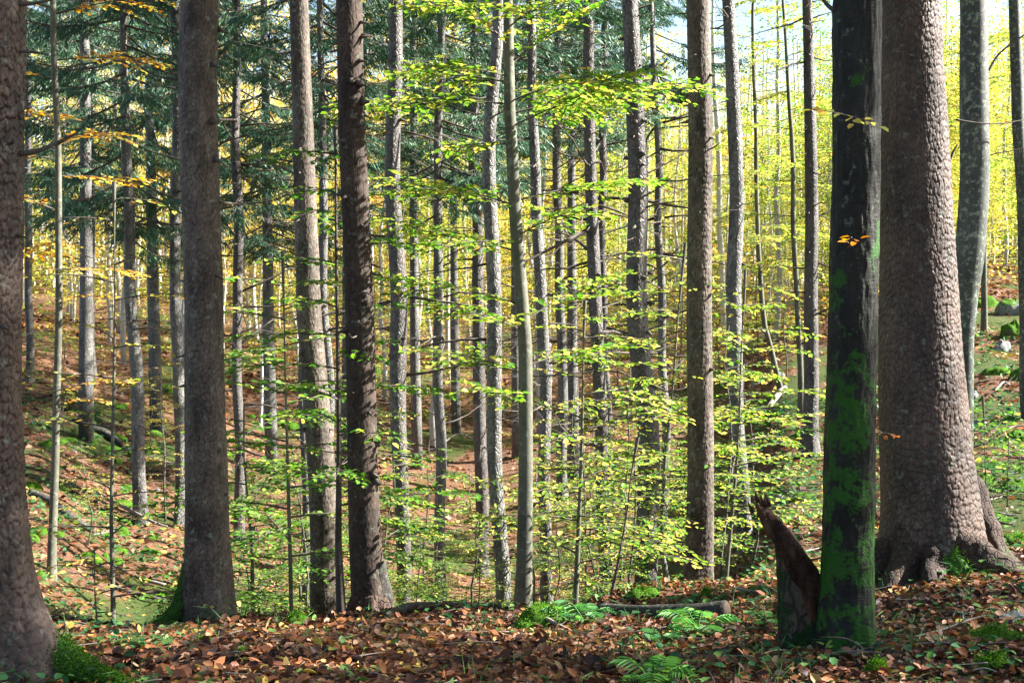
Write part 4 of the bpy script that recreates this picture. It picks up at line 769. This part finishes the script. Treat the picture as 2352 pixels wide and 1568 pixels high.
# logs and sticks
def ground_log(name, label, cat, pts, rad, mat, seed, lift=0., n=16, twigs=0, group=None, end=False, rough=.15, ds=None):
    P = [hit(px, py) for px, py in pts] if ds is None else [at(px, py, q) for (px, py), q in zip(pts, ds)]
    if ds is not None:
        for p, q in zip(P, rad): p.z = max(p.z, g1(p.x, p.y) + .75 * q)
    if ds is None:
        for p in P: p.z += lift
    b = P[0].copy(); root = link(name, None, None, b, label, cat, group) if end else None
    C = curve([p - b for p in P], 10); a = Acc(); rr = np.interp(np.linspace(0, 1, len(C)), np.linspace(0, 1, len(rad)), rad); tube(a, C, rr, n, rough=rough, seed=seed)
    rg = np.random.default_rng(seed)
    if twigs:
        for q in range(twigs):
            k = rg.integers(1, len(C) - 1); v = (C[-1] - C[0]) * rg.uniform(.08, .25) + rg.normal(0, .10, 3); v[2] = abs(v[2]) * .7
            tube(a, curve([C[k], C[k] + v * .5 + rg.normal(0, .015, 3), C[k] + v], 3), np.linspace(rr[k] * .5, .0015, 7), 4, cap=False)
    me = a.mesh('wood' if end else name, [mat], True)
    if not end: return link(name, me, None, b, label, cat, group)
    link('stem', me, root); e = Acc(); D = unit((C[-1] - C[-2])[None])[0]; tube(e, [C[-1] - D * .004, C[-1] + D * .006, C[-1] + D * .009], [rr[-1] * .9, rr[-1] * .86, rr[-1] * .4], 16, rough=.3, seed=seed); link('broken_end', e.mesh('broken_end', [M['cut']], True), root)
ground_log('fallen_log', 'dark fallen log with pale fungus spots, lying right of the mossy hump', 'log', [(1376, 1412), (1450, 1415), (1530, 1416), (1600, 1416), (1668, 1415)], [.045, .048, .052, .058, .06], M['log'], 3, end=True, ds=[8.5, 8.3, 8.1, 7.95, 7.85])
ground_log('fallen_log', 'long dark mossy log lying along the edge left of the mossy hump', 'log', [(885, 1450), (940, 1434), (1010, 1428), (1080, 1424), (1150, 1420)], [.02, .035, .035, .035, .03], M['log'], 4, end=True, ds=[8.3, 8.5, 8.6, 8.6, 8.6])
ground_log('fallen_branch', 'pale bare stick leaning on the mossy hump', 'stick', [(1221, 1398), (1260, 1422), (1303, 1450)], [.008, .012, .01], M['twig_pale'], 5, n=6, twigs=2, ds=[7.9, 7.75, 7.6])
ground_log('fallen_branch', 'dark arched branch lying at the foot of the green mossy beech', 'stick', [(1925, 1548), (1960, 1525), (1995, 1508), (2030, 1512), (2085, 1540)], [.012, .018, .018, .015, .008], M['twig'], 6, n=8, twigs=3, ds=[6.0, 6.1, 6.15, 6.1, 5.9])
ground_log('fallen_branch', 'thin forked pale twig on the leaves at the right', 'stick', [(2100, 1482), (2170, 1462), (2215, 1445), (2262, 1432)], [.005, .006, .006, .004], M['twig_pale'], 7, n=5, lift=.04, twigs=4)
ground_log('fallen_branch', 'long whitish dead trunk leaning on the far right slope', 'log', [(1735, 968), (1765, 945), (1790, 915), (1804, 900)], [.05, .06, .08, .06], M['twig_pale'], 8, n=10, lift=.12, twigs=4)
ground_log('fallen_branch', 'dark fallen trunk on the left slope pointing down to the right', 'log', [(170, 968), (205, 985), (240, 1005), (280, 1028)], [.08, .1, .1, .07], M['log'], 9, n=10, lift=.08)
ground_log('fallen_branch', 'dark log lying below the bright patch on the left slope', 'log', [(70, 1140), (120, 1165), (165, 1200), (210, 1225)], [.06, .07, .07, .05], M['log'], 10, n=10, lift=.06)
ground_log('fallen_branch', 'pale forked dead branch on the left slope', 'stick', [(222, 1162), (250, 1180), (300, 1205), (355, 1235), (385, 1245)], [.02, .03, .03, .025, .015], M['twig_pale'], 11, n=6, lift=.25, twigs=6)
ground_log('fallen_branch', 'whitish stick low on the left slope beside the scaly spruce', 'stick', [(330, 1340), (370, 1352), (405, 1362)], [.02, .025, .02], M['twig_pale'], 12, n=6, lift=.05)
ground_log('fallen_branch', 'dark branch curving over the leaves left of the scaly spruce', 'stick', [(250, 1350), (300, 1368), (360, 1385), (400, 1392)], [.02, .025, .025, .02], M['twig'], 13, n=6, lift=.05)
ground_log('fallen_branch', 'bleached branch among sprays in the hollow, left of the middle', 'stick', [(1020, 1040), (1050, 1020), (1085, 1030)], [.03, .03, .02], M['twig_pale'], 14, n=6, lift=.3, twigs=10)
ground_log('fallen_branch', 'whitish snapped branch on the right slope near the boulders', 'stick', [(2285, 925), (2305, 905), (2320, 912)], [.015, .02, .01], M['twig_pale'], 15, n=6, lift=.2, twigs=6)
for i in range(70):
    k = i % 2; px, py = (R.uniform(1650, 1980), R.uniform(960, 1380)) if i % 3 else (R.uniform(2180, 2400), R.uniform(850, 1280))
    if i % 7 == 0: px, py = R.uniform(60, 400), R.uniform(900, 1380)
    Lp = R.uniform(25, 80); an = R.uniform(-.9, .5)
    ground_log('fallen_branch', 'bare fallen branch lying on the leafy slope', 'stick', [(px, py), (px + Lp * .5, py + Lp * .5 * math.sin(an) * .6 + R.uniform(-4, 4)), (px + Lp, py + Lp * math.sin(an) * .6)], [.010, .012, .006], M['twig_pale'] if R.random() < .45 else M['twig'], 400 + i, n=5, lift=.05, twigs=R.randint(1, 5), group='bare branches littering the slopes')
for i in range(110):
    y = R.uniform(5.3, 8.6); x = (R.uniform(0, 2352) - CX) / F * y; an = R.uniform(0, 6.28); Lt = R.uniform(.08, .4); a = Acc(); q = [(x + math.cos(an) * Lt * t, y + math.sin(an) * Lt * t, 0) for t in (0, .5, 1)]
    q = [Vector((u, v, g1(u, v) + .02 + R.uniform(0, .025))) for u, v, _ in q]; tube(a, curve([p - q[0] for p in q], 4), np.linspace(.004, .0015, 9), 4)
    link('twig', a.mesh('twig', [M['twig_pale'] if R.random() < .5 else M['twig']], True), None, q[0], 'small fallen twig lying on the brown leaves of the foreground', 'twig', 'small twigs on the foreground leaves')

# the broken stump beside the green beech
def stump():
    b = hit(1835, 1484); d = T['r6'][2] + .12; b = Vector((at(1835, 1484, d).x, d, g1(at(1835, 1484, d).x, d))); root = link('broken_stump', None, None, b, 'rotten mossy stump with a jagged leaning snag, joined to the left of the green beech', 'stump')
    p = lambda px, py, q=0: at(px, py, d + q) - b
    a = Acc(); C = curve([p(1845, 1520), p(1842, 1460), p(1836, 1400), p(1828, 1330), p(1810, 1260), p(1806, 1212)], 9); k = len(C)
    tube(a, C, np.interp(np.linspace(0, 1, k), [0, .15, .5, .72, .88, 1], [.14, .12, .09, .068, .045, .018]), 48, rough=.42, seed=3); link('stem', a.mesh('stem', [bark_mat('stump_moss', (.04, .03, .02), (.09, .06, .04), scale=8, moss=(.9, .85, (.010, .034, .004), 5.5), bd=.03)], True), root)
    a = Acc(); C0 = curve([p(1866, 1440, -.02), p(1852, 1350, -.05), p(1826, 1285, -.06), p(1796, 1235, -.05), p(1770, 1195, -.02), p(1753, 1166), p(1742, 1140)], 12); sg = np.random.default_rng(12)
    for q in range(15):                          # long torn fibres make up the wood
        k = int(len(C0) * (1.0 if q == 0 else sg.uniform(.45, .97))); C = C0[:k] + sg.normal(0, .019, 3) * np.array([1, 1, .6]) + np.cumsum(sg.normal(0, .0016, (k, 3)), 0); u_ = np.linspace(0, 1, k)
        tube(a, C, np.interp(u_, [0, .5, .8, 1], [.042, .036, .024, .001]) * sg.uniform(.6, 1.1), 9, rough=.9, seed=60 + q)
    k = len(C0); C = C0
    for q in range(9):
        i = np.random.default_rng(q).integers(k // 3, k - 3); e = np.array([-.02, -.0, .05]) + np.random.default_rng(q + 50).normal(0, .008, 3); st = C[i] + np.random.default_rng(q + 90).normal(0, .02, 3); tube(a, [st, st + e * .5, st + e], [.014, .009, .001], 5); link('snag', a.mesh('snag', [M['rot']], True), root)
    a = Acc(); C = curve([p(1855, 1335, -.05), p(1880, 1345, -.02), p(1905, 1320)], 6); tube(a, C, np.linspace(.035, .03, len(C)), 14, rough=.4, seed=7); link('fork', a.mesh('fork', [M['rot']], True), root)
    for q, pts in enumerate((((1850, 1286), (1868, 1284), (1888, 1279)), ((1775, 1240), (1772, 1215), (1762, 1192)), ((1862, 1460), (1850, 1500), (1858, 1540)), ((1812, 1455), (1830, 1485), (1842, 1530)))):
        a = Acc(); tube(a, curve([p(x, y, -.1 if q > 1 else 0) for x, y in pts], 5), np.linspace(.009, .003, 11)[:len(curve([p(x, y) for x, y in pts], 5))], 5); link('branch', a.mesh('branch', [M['twig']], True), root)
stump()

# ferns
def fern(label, px, py, n, Lf, seed, col=.5, az0=None, group=None):
    b = hit(px, py); root = link('fern', None, None, b, label, 'fern', group); rg = np.random.default_rng(seed)
    for i in range(n):
        az = i / n * 6.283 + rg.uniform(-.3, .3) if az0 is None else az0 + rg.uniform(-.7, .7); dr = np.array([math.cos(az), math.sin(az), 0]); sd_ = np.array([-dr[1], dr[0], 0]); Lb = Lf * rg.uniform(.7, 1.1); h = rg.uniform(.7, 1.1)
        pos = lambda t: dr * (Lb * t)[:, None] * .9 + np.array([0, 0, 1.]) * (Lb * (h * 1.6 * t - h * 1.25 * t * t))[:, None]
        a = Acc(); tube(a, pos(np.linspace(0, 1, 8)), np.linspace(.0028, .001, 8), 3, 0, cap=False)
        m = 13; t = np.linspace(.12, .98, m); tl = Lb * .34 * np.sin(np.clip(.35 + t * 2.7, 0, 3.1)) ** .8 + .006
        for s in (-1, 1):
            leaves(a, pos(t), unit(sd_ * s + dr * .5 + np.array([0, 0, -.2])) + 0 * pos(t), np.array([[0, 0, 1.]]) + rg.normal(0, .25, (m, 3)), tl, wid=.085, two=True)
        o = link('frond', a.mesh('frond', [M['fern']]), root); o.color = (col, 0, 0, 1)
fern('fern in front of the right end of the fallen log', 1602, 1462, 6, .26, 1)
fern('fern arching over the left end of the fallen log', 1345, 1436, 5, .24, 2, .35)
fern('bright fern at the bottom edge, right of the middle', 1505, 1585, 7, .24, 3, .7)
fern('small fern at the foot of the mossy hump', 1300, 1436, 4, .2, 4, .45)
fern('small fern on the leaves left of the broken stump', 1760, 1440, 5, .16, 5, .4)
fern('dull low fern below the fallen log', 1525, 1478, 6, .16, 6, .3)

# sprigs of leaves growing from the near trunks
def sprig(tree_root, d, specs, col, seed, label, leaf=.05):
    a = Acc(); rg = np.random.default_rng(seed)
    for p0, p1, wd in specs:
        A = at(*p0, d); B = at(*p1, d - .12); v = B - A; h = max(.05, math.hypot(v.x, v.y))
        spray(a, A - tree_root.location, math.atan2(v.y, v.x), h, v.z / h, wd, leaf, rg, .02, True, .05, thick=.002)
    o = link('sprig', a.mesh('sprig', [M['leaf'], M['twig']]), tree_root); o.color = (col, 0, 0, 1); o['label'] = label
r6, f6, d6 = T['r6']
sprig(r6, d6 - .16, [((1930, 262), (1995, 276), .07), ((1935, 262), (1880, 250), .05)], .62, 1, 'sprig of yellow leaves across the upper trunk')
sprig(r6, d6 - .16, [((1946, 570), (1962, 545), .05)], .95, 2, 'small withered orange sprig on the trunk')
sprig(T['r7'][0], 8.5, [((1995, 985), (2060, 998), .05)], .95, 3, 'thin twig with withered orange leaves')

# ------------------------------------------------------------------ labels that tell repeats apart by what they stand between
LM = [(-20, 'huge left spruce'), (118, 'slim greenish beech'), (468, 'scaly spruce'), (715, 'blotched grey spruce'), (838, 'dark brown spruce'), (1011, 'stubbed spruce'), (1200, 'leaning beech'), (1378, 'sun blotched spruce'), (1478, 'purplish spruce'), (1607, 'half sunlit spruce'), (1697, 'ringed grey spruce'), (1862, 'pale blotched spruce'), (1955, 'mossy green beech'), (2110, 'massive reddish spruce'), (2218, 'lichened dark beech'), (2352, 'right edge')]
ORD = ['first', 'second', 'third', 'fourth', 'fifth', 'sixth', 'seventh', 'eighth', 'ninth', 'tenth'] + ['%dth' % q for q in range(11, 90)]
def to_px(v):
    x, y, z = v.x, v.y, v.z - EYE; f_ = y * cp - z * sp; u = y * sp + z * cp; return CX + F * x / max(f_, .1)
bpy.context.view_layer.update()
DESC = {'young beeches in the sunlit thicket right of the middle': 'sunlit thicket beech', 'young beeches in the shaded hollow left of the middle': 'green hollow beech',
        'low bushy young beeches just behind the edge': 'low bushy young beech', 'small beeches scattered on the left slope': 'small yellowing beech', 'young beeches on the far side of the hollow': 'far slope young beech', 'dark spruces standing back in the forest': 'dark set back spruce',
        'slim beeches in the far forest on the left': 'slim rusty yellow far beech', 'slim beeches in the far forest behind the hollow': 'slim pale far beech', 'slim beeches in the far forest on the right': 'slim glowing yellow far beech',
        'mossy boulders on the left slope': 'green mossy boulder', 'mossy boulders on the right slope': 'mossy slope boulder', 'small pale stones on the left slope': 'small pale stone', 'bare branches littering the slopes': 'bare fallen branch', 'small twigs on the foreground leaves': 'small foreground twig'}
for grp, ds in DESC.items():
    bins = {}
    for o in [q for q in sc.objects if q.get('group') == grp and q.parent is None]:
        px = to_px(o.location); k = sum(px > a for a, _ in LM) - 1
        if 0 <= k < len(LM) - 1: bins.setdefault(k, []).append((px, o.name))
    for k, li in bins.items():
        li.sort()
        for q, (px, nm) in enumerate(li):
            sc.objects[nm]['label'] = ('%s, %s from left between %s and %s' % (ds, ORD[q], LM[k][1], LM[k + 1][1])) if len(li) > 1 else '%s alone between %s and %s' % (ds, LM[k][1], LM[k + 1][1])
